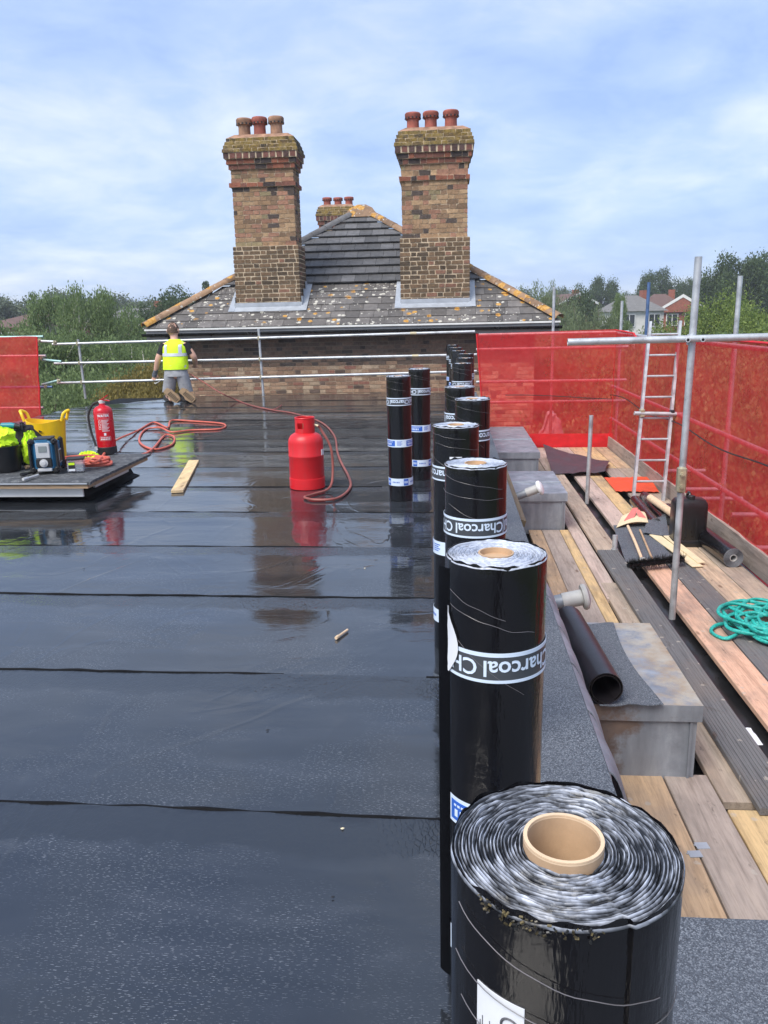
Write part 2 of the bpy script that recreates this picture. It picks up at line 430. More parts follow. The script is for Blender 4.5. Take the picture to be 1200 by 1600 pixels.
def leadbox(name, rust):
    m = Mat(name, rough=.5, metal=.35, spec=.4); w = m.co('World')
    st = m.noise(m.co('World', (4, 4, .8)), 2.0, 5, .6); n = m.noise(w, 5, 6, .65)
    c = m.ramp(st, [(.3, (.20, .22, .255)), (.5, (.27, .295, .335)), (.66, (.35, .38, .425)), (.8, (.48, .51, .55))])
    c = m.mix(m.ramp(n, [(.5, g(0)), (.75, g(.7))]), c, (.16, .17, .19))
    if rust:
        zs = N(m.nt, 'ShaderNodeSeparateColor'); m.L(m.attr(), zs.inputs[0])
        rm = m.math('ADD', zs.outputs[0], m.math('MULTIPLY', m.math('SUBTRACT', m.noise(w, 9, 6, .7), .5), 1.2))
        c = m.mix(m.ramp(rm, [(.5, g(0)), (.75, g(.85))]), c, m.ramp(n, [(.3, (.07, .045, .035)), (.7, (.26, .17, .12))]))
        cr = m.math('ADD', zs.outputs[1], m.math('MULTIPLY', m.math('SUBTRACT', m.noise(w, 6, 6, .7), .5), 1.4))
        c = m.mix(m.ramp(cr, [(.5, g(0)), (.8, g(1))]), c, m.ramp(n, [(.3, (.34, .22, .12)), (.55, (.46, .41, .33)), (.75, (.50, .50, .47))]))
    m.color(c); m.roughness(m.ramp(n, [(.3, g(.38)), (.7, g(.62))])); m.bump(n, .15, .01); return m.m
M['leadbox'] = leadbox('weathered lead', False); M['leadrust'] = leadbox('stained zinc', True)
def wood(name, stretch=(14, 1.0, 14), bump=.25, src='o'):
    m = Mat(name, rough=.78, spec=.25); v = m.co('Object', stretch); r = N(m.nt, 'ShaderNodeObjectInfo')
    ad = N(m.nt, 'ShaderNodeVectorMath', operation='ADD'); m.L(v, ad.inputs[0])
    sc = N(m.nt, 'ShaderNodeVectorMath', operation='SCALE'); sc.inputs[0].default_value = (37, 91, 13); m.L(r.outputs['Random'], sc.inputs['Scale']); m.L(sc.outputs[0], ad.inputs[1])
    n = m.noise(ad.outputs[0], 1.6, 7, .62, .6); n2 = m.noise(ad.outputs[0], 7, 4, .6)
    big = m.noise(m.co('World', (1.2, .7, 1.2)), 2.4, 5, .65)
    c = m.mix(1.0, r.outputs['Color'], m.ramp(n, [(.25, (.55, .52, .5)), (.5, g(1.0)), (.8, (1.22, 1.2, 1.15))]), 'MULTIPLY')
    c = m.mix(1.0, c, m.ramp(n2, [(.2, g(.72)), (.55, g(1.05))]), 'MULTIPLY')
    c = m.mix(m.ramp(big, [(.46, g(0)), (.70, g(.62))]), c, (.20, .17, .15))
    spl = m.math('ADD', m.vor(m.co('World'), 9), m.math('MULTIPLY', m.noise(m.co('World'), 40, 3), .3)); c = m.mix(m.ramp(spl, [(.25, g(.55)), (.30, g(0))]), c, (.42, .38, .33))
    st2 = m.noise(m.co('World', (3, 1.1, 3)), 5, 6, .75); c = m.mix(m.ramp(st2, [(.60, g(0)), (.68, g(.6))]), c, (.075, .06, .05))
    kn = m.vor(m.co('World', (4.5, 1.6, 1)), 1.0); c = m.mix(m.ramp(kn, [(.035, g(.7)), (.085, g(0))]), c, (.10, .05, .028))
    m.color(c); m.bump(n, bump, .004); return m.m
M['wood'] = wood('scaffold board timber'); M['wood_x'] = wood('timber across', (1.0, 14, 14)); M['wood_ply'] = wood('plywood edge', (2, 2, 40))
M['darkboard'] = wood('weathered black board', (26, .8, 14), .6)
def galv(name='galvanised steel', base=(.43, .45, .47)):
    m = Mat(name, rough=.45, metal=.55); v = m.co('World'); n = m.noise(v, 7, 6, .65)
    c = m.ramp(n, [(.28, tuple(x*.62 for x in base)), (.5, base), (.75, tuple(x*1.25 for x in base))])
    c = m.mix(m.ramp(m.noise(v, 16, 5, .7), [(.62, g(0)), (.72, g(.55))]), c, (.17, .13, .10))
    m.color(c); m.roughness(m.ramp(n, [(.3, g(.34)), (.75, g(.6))])); m.bump(m.noise(v, 60, 3), .12, .003); return m.m
M['galv'] = galv(base=(.50, .52, .54)); M['galv_blue'] = galv('blue painted tube', (.10, .17, .33)); M['galv_teal'] = galv('greenish tube end', (.28, .44, .43))
M['clip'] = galv('zinc coupler', (.50, .44, .30)); M['darksteel'] = simple('dark steel', (.05, .05, .055), .4, .7)
def net():
    m = Mat('red debris netting', col=(.50, .012, .014), rough=.6, spec=.15); v = m.co('World')
    m.nt.nodes.remove(m.b); n = m.noise(v, 2.2, 6, .65); f = m.noise(v, 16, 5, .65)
    colr = m.ramp(f, [(.3, (.93, .042, .052)), (.7, (.98, .085, .092))])
    df = N(m.nt, 'ShaderNodeBsdfDiffuse'); tl = N(m.nt, 'ShaderNodeBsdfTranslucent'); tp = N(m.nt, 'ShaderNodeBsdfTransparent'); tp.inputs[0].default_value = (1.0, .56, .54, 1)
    m.L(colr, df.inputs[0]); m.L(colr, tl.inputs[0]); bp = N(m.nt, 'ShaderNodeBump', i_Strength=.35, i_Distance=.05); m.L(m.noise(m.co('World', (1, 1, .6)), 5, 5, .6, .8), bp.inputs['Height']); m.L(bp.outputs[0], df.inputs['Normal']); m.L(bp.outputs[0], tl.inputs['Normal'])
    a = N(m.nt, 'ShaderNodeMixShader'); a.inputs[0].default_value = .25; m.L(df.outputs[0], a.inputs[1]); m.L(tl.outputs[0], a.inputs[2])
    b = N(m.nt, 'ShaderNodeMixShader'); m.L(m.ramp(n, [(.3, g(.36)), (.7, g(.50))]), b.inputs[0]); m.L(tp.outputs[0], b.inputs[1]); m.L(a.outputs[0], b.inputs[2])
    m.L(b.outputs[0], m.out.inputs[0]); return m.m
M['net'] = net()
M['nethem'] = simple('red net hem', (.62, .012, .018), .6, var=.15)
M['memb'] = simple('dark plastic membrane', (.045, .042, .050), .42, var=.25, scale=6)
M['black_pl'] = simple('black plastic', (.011, .011, .012), .32, var=.2, scale=12)
M['gutter'] = simple('black gutter', (.014, .015, .018), .28, var=.2, scale=3)
M['whitepaint'] = simple('white fascia paint', (.70, .70, .68), .55, var=.1, scale=4)
M['soffit'] = simple('grey fascia board', (.36, .35, .34), .7, var=.12, scale=4)
def worn(name, col, rough, chip, sc):
    m = Mat(name, rough=rough); v = m.co('Object'); n = m.noise(v, sc, 6, .7); n2 = m.noise(v, sc*.4, 5, .6)
    c = m.mix(n2, tuple(x*.85 for x in col), tuple(min(1, x*1.15) for x in col)); c = m.mix(m.ramp(n, [(.66, g(0)), (.70, g(.8))]), c, chip); c = m.mix(m.ramp(m.noise(m.co('Object', (1, 1, .25)), sc*.7, 5), [(.55, g(0)), (.78, g(.25))]), c, (.12, .08, .07))
    m.color(c); m.roughness(m.ramp(n2, [(.3, g(rough-.08)), (.7, g(rough+.16))])); m.bump(n, .08, .004); return m.m
M['red_gas'] = worn('red gas bottle paint', (.60, .012, .018), .36, (.20, .05, .04), 22)
M['red_ext'] = simple('red extinguisher paint', (.52, .006, .016), .25, var=.06, scale=9, bump=0)
M['rubber'] = simple('black rubber', (.013, .013, .014), .55)
M['hose'] = simple('orange rubber hose', (.55, .115, .075), .5, var=.18, scale=14)
M['hose_dk'] = simple('old red gas hose', (.26, .075, .06), .5, var=.25, scale=9)
M['yellow'] = worn('yellow tub plastic', (.90, .56, .008), .42, (.55, .36, .06), 14)
M['hivis'] = simple('hi-vis fabric', (.62, .90, .015), .75, var=.12, scale=10, bump=.25, bd=.01)
M['reflect'] = simple('reflective tape', (.60, .62, .66), .35, .2, var=.12)
M['teal_pl'] = simple('teal tool plastic', (.012, .21, .26), .4)
M['bluepl'] = simple('blue radio plastic', (.02, .13, .26), .4, var=.15)
M['greypl'] = simple('grey plastic', (.50, .51, .52), .45, var=.08)
M['screen'] = simple('lcd screen', (.22, .25, .25), .15, var=.05, bump=0)
def clearpl():
    m = Mat('clear plastic', col=(.80, .86, .92), rough=.12, trans=.75); m.set('IOR', 1.2); return m.m
M['clear'] = clearpl()
M['skin'] = simple('skin', (.62, .36, .26), .55, var=.08, scale=12, bump=.05)
M['hair'] = simple('brown hair', (.085, .050, .030), .7, var=.5, scale=40, bump=.6, bd=.01)
M['shirt'] = simple('black shirt', (.012, .012, .016), .85, var=.2, bump=.3)
M['shorts'] = simple('grey shorts', (.30, .31, .33), .85, var=.22, scale=14, bump=.4, bd=.01)
M['boot'] = simple('tan boot', (.26, .175, .10), .85, var=.3, scale=30, bump=.5)
M['glove'] = simple('grey glove', (.10, .11, .13), .8, var=.4, scale=30)
M['pvc'] = simple('grey plastic pipe', (.42, .42, .41), .5, var=.18, scale=9)
M['orange_sheet'] = simple('orange plastic', (.72, .085, .025), .5, var=.15, scale=6)
def rope():
    m = Mat('teal rope', rough=.55); n = m.noise(m.co('World'), 60, 4); m.color(m.ramp(n, [(.25, (.0, .20, .18)), (.7, (.03, .50, .43))])); m.bump(n, .3, .003); return m.m
M['rope'] = rope()
M['clay'] = simple('red clay pot', (.30, .085, .06), .8, var=.35, scale=7, bump=.3, kind='World')
M['clay_old'] = simple('lichened clay pot', (.29, .165, .105), .9, var=.5, scale=7, bump=.4, kind='World')
M['cream'] = simple('cream trim', (.74, .62, .40), .6, var=.1)
M['glass'] = simple('dark window glass', (.03, .035, .04), .08, var=.2, bump=0)
M['render'] = simple('white render', (.66, .65, .62), .85, var=.1, scale=2)
M['redbrick'] = simple('red brickwork', (.27, .09, .055), .9, var=.3, scale=5)
M['redroof'] = simple('brown tiled roof', (.12, .068, .055), .85, var=.25, scale=4)
M['greyroof'] = simple('grey tiled roof', (.16, .155, .15), .85, var=.2, scale=4)
M['polythene'] = simple('crumpled polythene', (.62, .62, .64), .3, var=.3, scale=9)
def grass():
    m = Mat('grass and gardens', rough=.95); n = m.noise(m.co('World'), .12, 6, .65); m.color(m.ramp(n, [(.3, (.035, .055, .018)), (.7, (.085, .105, .035))])); return m.m
M['grass'] = grass()
def leaf(name, lo, hi, tr=.4):
    m = Mat(name, rough=.6, spec=.25); i = m.island(); r = m.objrand()
    c = m.mix(i, lo, hi); c = m.mix(m.math('MULTIPLY', r, .5), c, tuple((a+b)*.42 for a, b in zip(lo, hi)))
    m.color(c); tl = N(m.nt, 'ShaderNodeBsdfTranslucent'); m.L(c, tl.inputs[0])
    mxs = N(m.nt, 'ShaderNodeMixShader'); mxs.inputs[0].default_value = tr; m.L(m.b.outputs[0], mxs.inputs[1]); m.L(tl.outputs[0], mxs.inputs[2]); m.L(mxs.outputs[0], m.out.inputs[0]); return m.m
LEAF = {'birch': leaf('birch leaves', (.10, .15, .055), (.27, .36, .15)), 'dark': leaf('dark leaves', (.035, .062, .022), (.115, .165, .060)),
        'bright': leaf('bright leaves', (.085, .14, .030), (.27, .34, .085)), 'gold': leaf('golden conifer leaves', (.15, .125, .035), (.38, .31, .10)),
        'far': leaf('far leaves', (.085, .115, .075), (.19, .225, .135)), 'willow': leaf('willow leaves', (.12, .155, .075), (.27, .32, .17))}
M['bark'] = simple('grey bark', (.13, .11, .09), .9, var=.3, scale=6); M['birchbark'] = simple('birch bark', (.48, .46, .41), .8, var=.35, scale=7)

# ------------------------------------------------------------ the setting: ground and the flat roof
gm = MB(); gm.grid(40, 40, lambda u, v: Vector(((u-.5)*3000, -400+v*2600, -8.5+max(0, min(1, (-400+v*2600-50)/200.))*4.0)))
o = gm.build('ground', M['grass']); o['kind'] = 'structure'
XL, XR, YF, YN = -6.75, 0.29, 15.7, -3.0
ZB = -0.80                                       # level of the scaffold boards
roof = part('flat_roof'); roof['kind'] = 'structure'
b = MB(); b.box((-3.10, 6.35, -.33), (7.20, 18.7, .6)); b.build('deck', M['bitumen'], roof, smooth=False)
yb = [2.113+.95*(k-5) for k in range(0, 21)]
yb = [YN]+[y for y in yb if YN+.3 < y < YF-.3]+[YF]
random.seed(3)
def far_edge(x):                                 # chamfered far-left corner of the roof
    return YF-max(0, (-5.0-x))*1.1 if x < -5.0 else YF
LAPW = .17
for k in range(len(yb)-1):
    y0, y1 = yb[k], yb[k+1]; s = MB(); nx, ny = 90, 22; vs = []; cs = []
    skew = random.uniform(-.012, .012)
    for j in range(ny+1):
        for i in range(nx+1):
            x = XL+(XR-XL)*i/nx
            e0 = y0-.012*(x+3)*1.0+skew*0+ .008*nz(x*1.7, k*3.1, 0); e1 = y1-.012*(x+3)+.008*nz(x*1.7, (k+1)*3.1, 0)
            if k == len(yb)-2: e1 = YF
            if k == 0: e0 = YN
            t = j/ny; y = e0+(e1-e0)*t
            y = min(y, far_edge(x))
            d = e1-y
            z = .0035*max(0, 1-d/LAPW)+.0032*nz(x*.9, y*1.6, 5)+.0034*nz(x*.35, y*3.3, 9)-.0015
            if e1 > far_edge(x): d = 1
            vs.append((x, y, z)); q = 1-min(1, abs(d)/(2*LAPW)); cs.append((q, 0, 0))
    s.c = cs; s.v = vs
    s.f = [(j*(nx+1)+i, j*(nx+1)+i+1, (j+1)*(nx+1)+i+1, (j+1)*(nx+1)+i) for j in range(ny) for i in range(nx)]
    s.build('felt_sheet', M['felt'], roof)
    if k < len(yb)-2:                            # bead of bitumen squeezed out along the lap
        bd = MB(); run = []
        def flush():
            if len(run) > 2: bd.tube(run, [r_[1] for r_ in rr], 6)
        xx = XL; rr = []
        while xx < XR-.02:
            a = nz(xx*1.3, k*7.7, 2)
            if a > -.28:
                run.append((xx, y1-.012*(xx+3)+.008*nz(xx*1.7, (k+1)*3.1, 0)+.006*nz(xx*9, k, 4), .0014)); rr.append((0, max(.0012, .0046+.005*nz(xx*6, k*2.2, 8))))
            else:
                flush(); run = []; rr = []
            xx += .05
        flush()
        if bd.v: bd.build('bitumen_bead', M['bitumen'], roof)
strip = MB()                                      # mineral felt along the edge, stepping out near the viewer
for y0, y1 in ((1.70, 3.95), (3.955, 7.9), (7.905, 11.8), (11.805, YF)):
    strip = MB(); strip.sheet(4, 20, lambda u, v: Vector((XR-.02+(.53-XR)*u, y0+(y1-y0)*v, .010+.002*nz(v*9, u*3, y0)-.012*max(0, u-.8)*5*.3)), .006)
    strip.build('mineral_strip', M['mineral'], roof)
strip = MB(); strip.sheet(20, 20, lambda u, v: Vector((XR-.02+(2.4-XR)*u, YN+(1.70-YN)*v, .012+.003*nz(v*5, u*5, 1))), .008); strip.build('mineral_strip', M['mineral'], roof)
b = MB(); b.box((1.46, (1.68+YN)/2, -.28), (1.86, 1.66-YN, .55)); b.build('deck', M['bitumen'], roof, smooth=False)
# the building under the roof
bw = MB(); bw.box(((XL+.45)/2, (YF+YN)/2-.05, -4.6), (.45-XL-.1, YF-YN-.2, 7.9)); o = bw.build('roofed_building', M['redbrick'], None, smooth=False, loc=(-3.1, 6.3, -8.5)); tag(o, 'brick building under the wet black flat roof', 'building')
# ------------------------------------------------------------ the neighbouring brick house
YW = 17.0
random.seed(11)
UB = []
for k in range(6):
    b = MB(); b.box((0, 0, 0), (1, 1, 1)); b.v = [(x+random.uniform(-.035, .035), y+random.uniform(-.02, .02), z+random.uniform(-.09, .09)) for x, y, z in b.v]
    me = b.mesh('brick'); me.materials.append(M['brick_o']); UB.append(me)
UM = []
for me in UB:
    q = me.copy(); q.materials[0] = M['moss']; UM.append(q)
house = thing('brick_house', 'brown brick house with hipped tile roof and tall chimneys beyond the flat roof', 'house', (-2, 20, -8.5))
HO = Vector(house.location)
def pick(pal):
    r = random.random()*sum(w for w, _ in pal)
    for w, c in pal:
        r -= w
        if r <= 0: break
    k = random.uniform(.85, 1.15); return tuple(x*k for x in c)
PAL_UP = [(5, (.305, .195, .115)), (3.2, (.365, .245, .145)), (2.8, (.30, .16, .108)), (2.4, (.20, .13, .082)), (1.4, (.08, .062, .054)), (1, (.25, .20, .115))]
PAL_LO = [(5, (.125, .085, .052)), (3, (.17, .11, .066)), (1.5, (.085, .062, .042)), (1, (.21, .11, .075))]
PAL_RED = [(4, (.25, .095, .06)), (2.4, (.17, .075, .055)), (1.8, (.055, .042, .04))]
PAL_MOSS = [(3, (.20, .15, .07)), (2, (.12, .085, .05)), (1, (.06, .05, .04))]
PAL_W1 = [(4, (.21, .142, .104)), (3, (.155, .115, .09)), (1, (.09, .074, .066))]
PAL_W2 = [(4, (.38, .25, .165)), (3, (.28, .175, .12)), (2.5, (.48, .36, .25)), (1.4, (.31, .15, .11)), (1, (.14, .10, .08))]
def lay(x0, x1, odd, flem=True):                 # brick lengths along one course
    xs = []; x = x0 + (0 if not odd else 0); pat = [.225, .112] if flem else [.225]
    i = 1 if odd else 0
    if odd: xs.append((x, x+.07)); x += .08
    while x < x1-.03:
        L = pat[i % len(pat)]*random.uniform(.94, 1.06); e = min(x+L, x1)
        if x1-e < .06: e = x1
        xs.append((x, e-.0)); x = e+.012; i += 1
    return xs
def place_bricks(par, rects, limit, unit=UB, extra_mat='brick_c'):
    """rects: (centre, size, colour, mossy) in world points; the largest as single bricks, the rest joined"""
    po = Vector(par.location)+ (Vector(par.parent.location) if par.parent else Vector())
    for c, sz, colr, mossy in rects[:limit]:
        obj('brick', random.choice(UM if mossy else UB), par, Vector(c)-po, (0, 0, 0), sz, colr)
    if len(rects) > limit:
        s = MB()
        for c, sz, colr, mossy in rects[limit:]:
            s.cur = colr; s.box(c, sz)
        o = s.build('brickwork', M[extra_mat], par, smooth=False); o['kind'] = 'stuff'
def chimney(pxs, Y, depth, y_base, y_sh, y_str, y_corb, y_cap0, y_top, hw_lo, hw_up, pots, limit, old):
    """pixel heights give levels on the plane Y; pxs: pixel x of the axis at mid height"""
    c0 = WY(pxs[0], pxs[1], Y); cx = c0.x; cy = Y+depth/2
    zz = lambda py: WY(pxs[0], py, Y).z
    zb, zs, zst, zc, zp, zt = (zz(v) for v in (y_base, y_sh, y_str, y_corb, y_cap0, y_top))
    ch = part('chimney_stack', house, Vector((cx, cy, zb))-HO)
    core = MB(); front = []; rest = []
    course = (zs-zb)/14
    def ring(z0, h, hw, hd, pal, odd, mossy=False, dent=False):
        core.box((cx, cy, z0+h/2), (2*hw-.022, 2*hd-.022, h))
        jt = .026 if pal is PAL_LO else .014; hh = h-jt
        xs = lay(-hw, hw, odd) if not dent else [(-hw+i*(2*hw/11), -hw+i*(2*hw/11)+.105) for i in range(11)]
        for a, e in xs: front.append(((cx+(a+e)/2, cy-hd+.05+random.uniform(-.004, .004), z0+h/2), (e-a-(.010 if pal is PAL_LO else 0), .10, hh), pick(pal), mossy))
        for sx in (1, -1):
            ys = lay(-hd+.105, hd, not odd) if not dent else [(-hd+.11+i*.17, -hd+.11+i*.17+.1) for i in range(int((2*hd-.12)/.17))]
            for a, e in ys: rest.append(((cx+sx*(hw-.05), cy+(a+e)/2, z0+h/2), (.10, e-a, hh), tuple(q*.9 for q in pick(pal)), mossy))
        for a, e in lay(-hw+.105, hw-.105, odd): rest.append(((cx+(a+e)/2, cy+hd-.05, z0+h/2), (e-a, .10, hh), pick(pal), mossy))
    hd = depth/2
    z = zb-.55; i = 0
    while z < zb-.02: core.box((cx, cy+.1, z+course/2), (2*hw_lo-.03, 2*hd-.1, course)); z += course
    z = zb
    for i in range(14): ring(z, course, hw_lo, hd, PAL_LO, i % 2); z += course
    n = max(1, round((zst-zs)/course)); h = (zst-zs)/n
    for i in range(n): ring(z, h, hw_up, hd-.06, PAL_UP, i % 2); z += h
    ring(z, h, hw_up+.045, hd-.015, PAL_RED, 0); z += h
    n = max(1, round((zc-z)/course)); h = (zc-z)/n
    for i in range(n): ring(z, h, hw_up+.005, hd-.055, PAL_UP, i % 2); z += h
    h = (zp-zc)/3.2
    ring(z, h, hw_up+.04, hd-.02, PAL_RED, 1); z += h
    ring(z, h, hw_up+.075, hd+.015, PAL_RED, 0); z += h
    ring(z, h*1.2, hw_up+.115, hd+.055, [(3, (.17, .075, .06)), (2, (.09, .055, .05))], 1, dent=True); z += h*1.2
    h = (zt-zp)/4.4
    for k, ad in enumerate((.13, .11, .085, .055)): ring(z, h, hw_up+ad, hd+ad-.06, PAL_MOSS, k % 2, mossy=True); z += h
    core.build('mortar', M['mortar'], ch, smooth=False)
    # cement haunching and pots
    fl = MB(); a, d = hw_up+.05, hd-.02
    fl.loft([[Vector((cx+sx*q, cy+sy*w, zq)) for sx, sy in ((-1, -1), (1, -1), (1, 1), (-1, 1))] for q, w, zq in ((a, d, z), (a*.8, d*.6, z+.09))])
    fl.build('haunching', M['clay_old'], ch, smooth=False)
    for px, py0, clay in pots:
        p = WY(px, py0, cy); r = .135; hz = zz(py0)+.12*0
        top = WY(px, py0, cy).z; L = top-z-.02
        mb = MB(); mb.lathe([(r*.96, 0), (r*.9, L*.55), (r*.92, L*.66), (r*1.12, L*.70), (r*1.12, L*.76), (r*1.2, L*.80), (r*1.22, L*.94), (r*1.1, L), (r*.85, L), (r*.8, L*.3)], 20, (p.x, cy, z+.02))
        po = mb.build('pot', M[clay], ch)
        hm = MB()
        for q in range(12):
            an = 2*PI*q/12; hm.box((p.x+math.cos(an)*r*1.12, cy+math.sin(an)*r*1.12, z+.02+L*.73), (.03, .03, L*.075), (0, 0, an))
        hm.build('pot_vents', M['rubber'], po, smooth=False)['kind'] = 'stuff'
    front.sort(key=lambda q: -q[1][0]*q[1][2])
    place_bricks(ch, front+rest, limit)
    # lead apron and side flashings lying on the tiles
    return ch, cx, cy, zb, hd
# hip end of the roof: eaves line, apex
EL = WY(226, 517, 16.6); ER = WY(874, 499, 16.6); ZE = (EL.z+ER.z)/2
AP = WY(566, 331, 21.0)
XE0, XE1 = EL.x, ER.x
roofp = part('roof', house, (0, 0, ZE-HO.z))
slope = Vector((0, 21.0-16.6, AP.z-ZE)); SLN = slope.length; sdir = slope.normalized(); pitch = math.atan2(slope.z, slope.y)
nrm = Vector((0, -math.sin(pitch), math.cos(pitch)))
def hipx(t):                                     # x range of the hip face at slope fraction t
    return XE0+(AP.x-XE0)*t, XE1+(AP.x-XE1)*t
def rp(x, d, h=0.0): return Vector((x, 16.6, ZE))+sdir*d+nrm*h
LC = dict(pxs=(417, 430), Y=17.2, depth=.78); RC = dict(pxs=(679.5, 420), Y=17.2, depth=.78)
lcx = WY(417, 430, 17.2).x; rcx = WY(679.5, 420, 17.2).x
und = MB()
P = [rp(XE0+.1, .1, -.05), rp(XE1-.1, .1, -.05), rp(AP.x, SLN, -.05)]
und.add(P, [(0, 1, 2)])
BK = 34.0                                        # back of the house
RL = Vector((AP.x, BK-4, AP.z-.05)); 
und.add([P[0], P[2], RL, Vector((XE0+.1, BK, ZE))], [(0, 1, 2, 3)]); und.add([P[1], Vector((XE1-.1, BK, ZE)), RL, P[2]], [(0, 1, 2, 3)]); und.add([Vector((XE0+.1, BK, ZE)), RL, Vector((XE1-.1, BK, ZE))], [(0, 1, 2)])
und.build('roof_slopes', M['tile_new'], roofp, smooth=False)
random.seed(5)
def tile_row(d0, gauge, L, w, th, lift, mat, off, name):
    t0, t1 = d0/SLN, min(1, (d0+L*.96)/SLN)
    a0, b0 = hipx(t0); a1, b1 = hipx(t1); x = a0-w*off
    while x < b0:
        l0, r0 = max(x+.003, a0), min(x+w-.003, b0); l1, r1 = max(x+.003, a1), min(x+w-.003, b1)
        xm = x+w/2; x += w
        yc = 16.6+d0*sdir.y
        if (abs(xm-lcx) < .55 or abs(xm-rcx) < .55) and 17.25 < yc < 17.9: continue
        if r0-l0 < .04: continue
        l1 = min(l1, r1-.01) if r1 > l1-.3 else r1-.01
        if r1 <= l1: l1, r1 = (l0+r0)/2-.005, (l0+r0)/2+.005
        j = random.uniform(-.003, .004)
        q = [rp(l0, d0, lift+th+j), rp(r0, d0, lift+th+j*.3), rp(r1, d0+L*.96, lift*.3+.002), rp(l1, d0+L*.96, lift*.3+.002)]
        mb = MB(); mb.prism(q, nrm*th); mb.build(name, mat, roofp, smooth=False)
nlo = 6; split = 1.60
for k in range(nlo): tile_row(k*split/nlo-.03, split/nlo, split/nlo*1.35, .30, .014, .012, M['tile_old'], .5*(k % 2)+.13, 'slate')
nup = 10
for k in range(nup):
    gz = (SLN-split)/nup; tile_row(split+k*gz, gz, gz*1.12, .30, .028, .040, M['tile_new'], .27*(k % 3), 'roof_tile')
for side, (ex, n) in enumerate(((XE0, 15), (XE1, 15))):    # half-round caps along both hips
    A = Vector((ex, 16.6, ZE+.05)); B = Vector((AP.x, 21.0, AP.z+.06)); D = B-A
    for k in range(n):
        p0 = A+D*(k/n); p1 = A+D*((k+1.06)/n); u, w, d = frame(D); up = u.cross(d); up = up if up.z > 0 else -up
        rings = []
        for p, rr in ((p0, .125), (p1, .115)):
            rings.append([p+u*math.cos(a)*rr+up*math.sin(a)*rr*.8 for a in [PI*i/8 for i in range(9)]]+[p+u*math.cos(a)*(rr-.02)+up*math.sin(a)*(rr-.02)*.8 for a in [PI*i/8 for i in range(8, -1, -1)]])
        mb = MB(); mb.loft(rings)
        mat = M['tile_new'] if (side == 0 and k > 7 and k < n-1) else M['hip_old']
        mb.build('hip_tile', mat, roofp, ang=50)
fin = MB(); fin.loft([[Vector((AP.x+sx*q, 21.0+sy*q, AP.z+zq)) for sx, sy in ((-1, -1), (1, -1), (1, 1), (-1, 1))] for q, zq in ((.42, -.16), (.28, .06), (.1, .16))]); fin.build('apex_tile', M['hip_old'], roofp)
rg = MB(); rg.tube([Vector((AP.x, 21+i*1.0, AP.z+.03)) for i in range(10)], .12, 10); rg.build('ridge_tile', M['hip_old'], roofp)
# wall, gutter, fascia
XW0, XW1 = WY(276, 560, YW).x, WY(835, 560, YW).x
wall = part('wall', house, Vector((0, YW, 0))-HO)
ZSO = ZE-.82
for za_, zb2, mt_ in ((ZSO, ZE-.15, 'mortar_dk'), (-8.5, ZSO, 'mortar')):  # darker mortar in the top band under the eaves, paler below
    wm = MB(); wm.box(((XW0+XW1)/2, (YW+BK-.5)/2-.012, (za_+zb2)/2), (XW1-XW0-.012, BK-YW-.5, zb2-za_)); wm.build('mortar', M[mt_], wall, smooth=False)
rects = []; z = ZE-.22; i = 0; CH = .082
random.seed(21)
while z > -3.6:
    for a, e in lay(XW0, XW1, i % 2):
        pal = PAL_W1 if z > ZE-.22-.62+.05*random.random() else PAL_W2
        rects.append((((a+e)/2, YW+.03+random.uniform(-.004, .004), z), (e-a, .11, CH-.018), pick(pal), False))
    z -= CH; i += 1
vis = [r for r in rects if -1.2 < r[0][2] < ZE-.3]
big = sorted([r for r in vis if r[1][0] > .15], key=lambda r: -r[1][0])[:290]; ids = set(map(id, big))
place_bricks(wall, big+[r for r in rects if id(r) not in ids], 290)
gx0, gx1 = XE0-.02, XE1+.05; gz = ZE-.09; gy = 16.52
gu = MB(); n = 10
ring = lambda x: [Vector((x, gy+.062*math.cos(a), gz+.062*math.sin(a))) for a in [PI+PI*i/n for i in range(n+1)]]+[Vector((x, gy+.054*math.cos(a), gz+.054*math.sin(a))) for a in [2*PI-PI*i/n for i in range(n+1)]]
gu.loft([ring(gx0), ring(gx1)]); gut = gu.build('gutter', M['gutter'], house)
for k in range(9):
    x = gx0+.5+k*(gx1-gx0-.9)/8; bk = MB(); bk.tube([(x, gy+.066*math.cos(PI+PI*i/8), gz+.066*math.sin(PI+PI*i/8)) for i in range(9)], .012, 6); bk.build('gutter_bracket', M['gutter'], gut)
fs = MB(); fs.box(((gx0+gx1)/2, 16.61, ZE-.11), (gx1-gx0-.1, .025, .2)); fs.build('fascia', M['soffit'], house, smooth=False)
fs = MB(); fs.box(((gx0+gx1)/2, 16.80, ZE-.20), (gx1-gx0-.12, .36, .02)); fs.build('soffit', M['soffit'], house, smooth=False)
fs = MB(); fs.box(((gx0+gx1)/2, 16.57, ZE-.015), (gx1-gx0-.06, .04, .035)); fs.build('eaves_strip', M['whitepaint'], house, smooth=False)
dp = MB(); dp.tube([(XW0+.05, gy, gz-.05), (XW0+.05, gy+.05, gz-.2), (XW0+.05, YW-.08, gz-.45), (XW0+.05, YW-.08, -8.4)], .036, 10); dp.build('downpipe', M['gutter'], house)
pl = [(381, 186, 'clay_old'), (405, 184, 'clay'), (431, 183, 'clay_old')]
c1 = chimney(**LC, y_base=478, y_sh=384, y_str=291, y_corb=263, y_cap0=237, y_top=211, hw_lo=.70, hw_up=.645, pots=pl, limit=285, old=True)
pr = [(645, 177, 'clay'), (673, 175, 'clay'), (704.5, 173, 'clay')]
c2 = chimney(**RC, y_base=471, y_sh=371, y_str=281, y_corb=255, y_cap0=227, y_top=200, hw_lo=.725, hw_up=.67, pots=pr, limit=285, old=False)
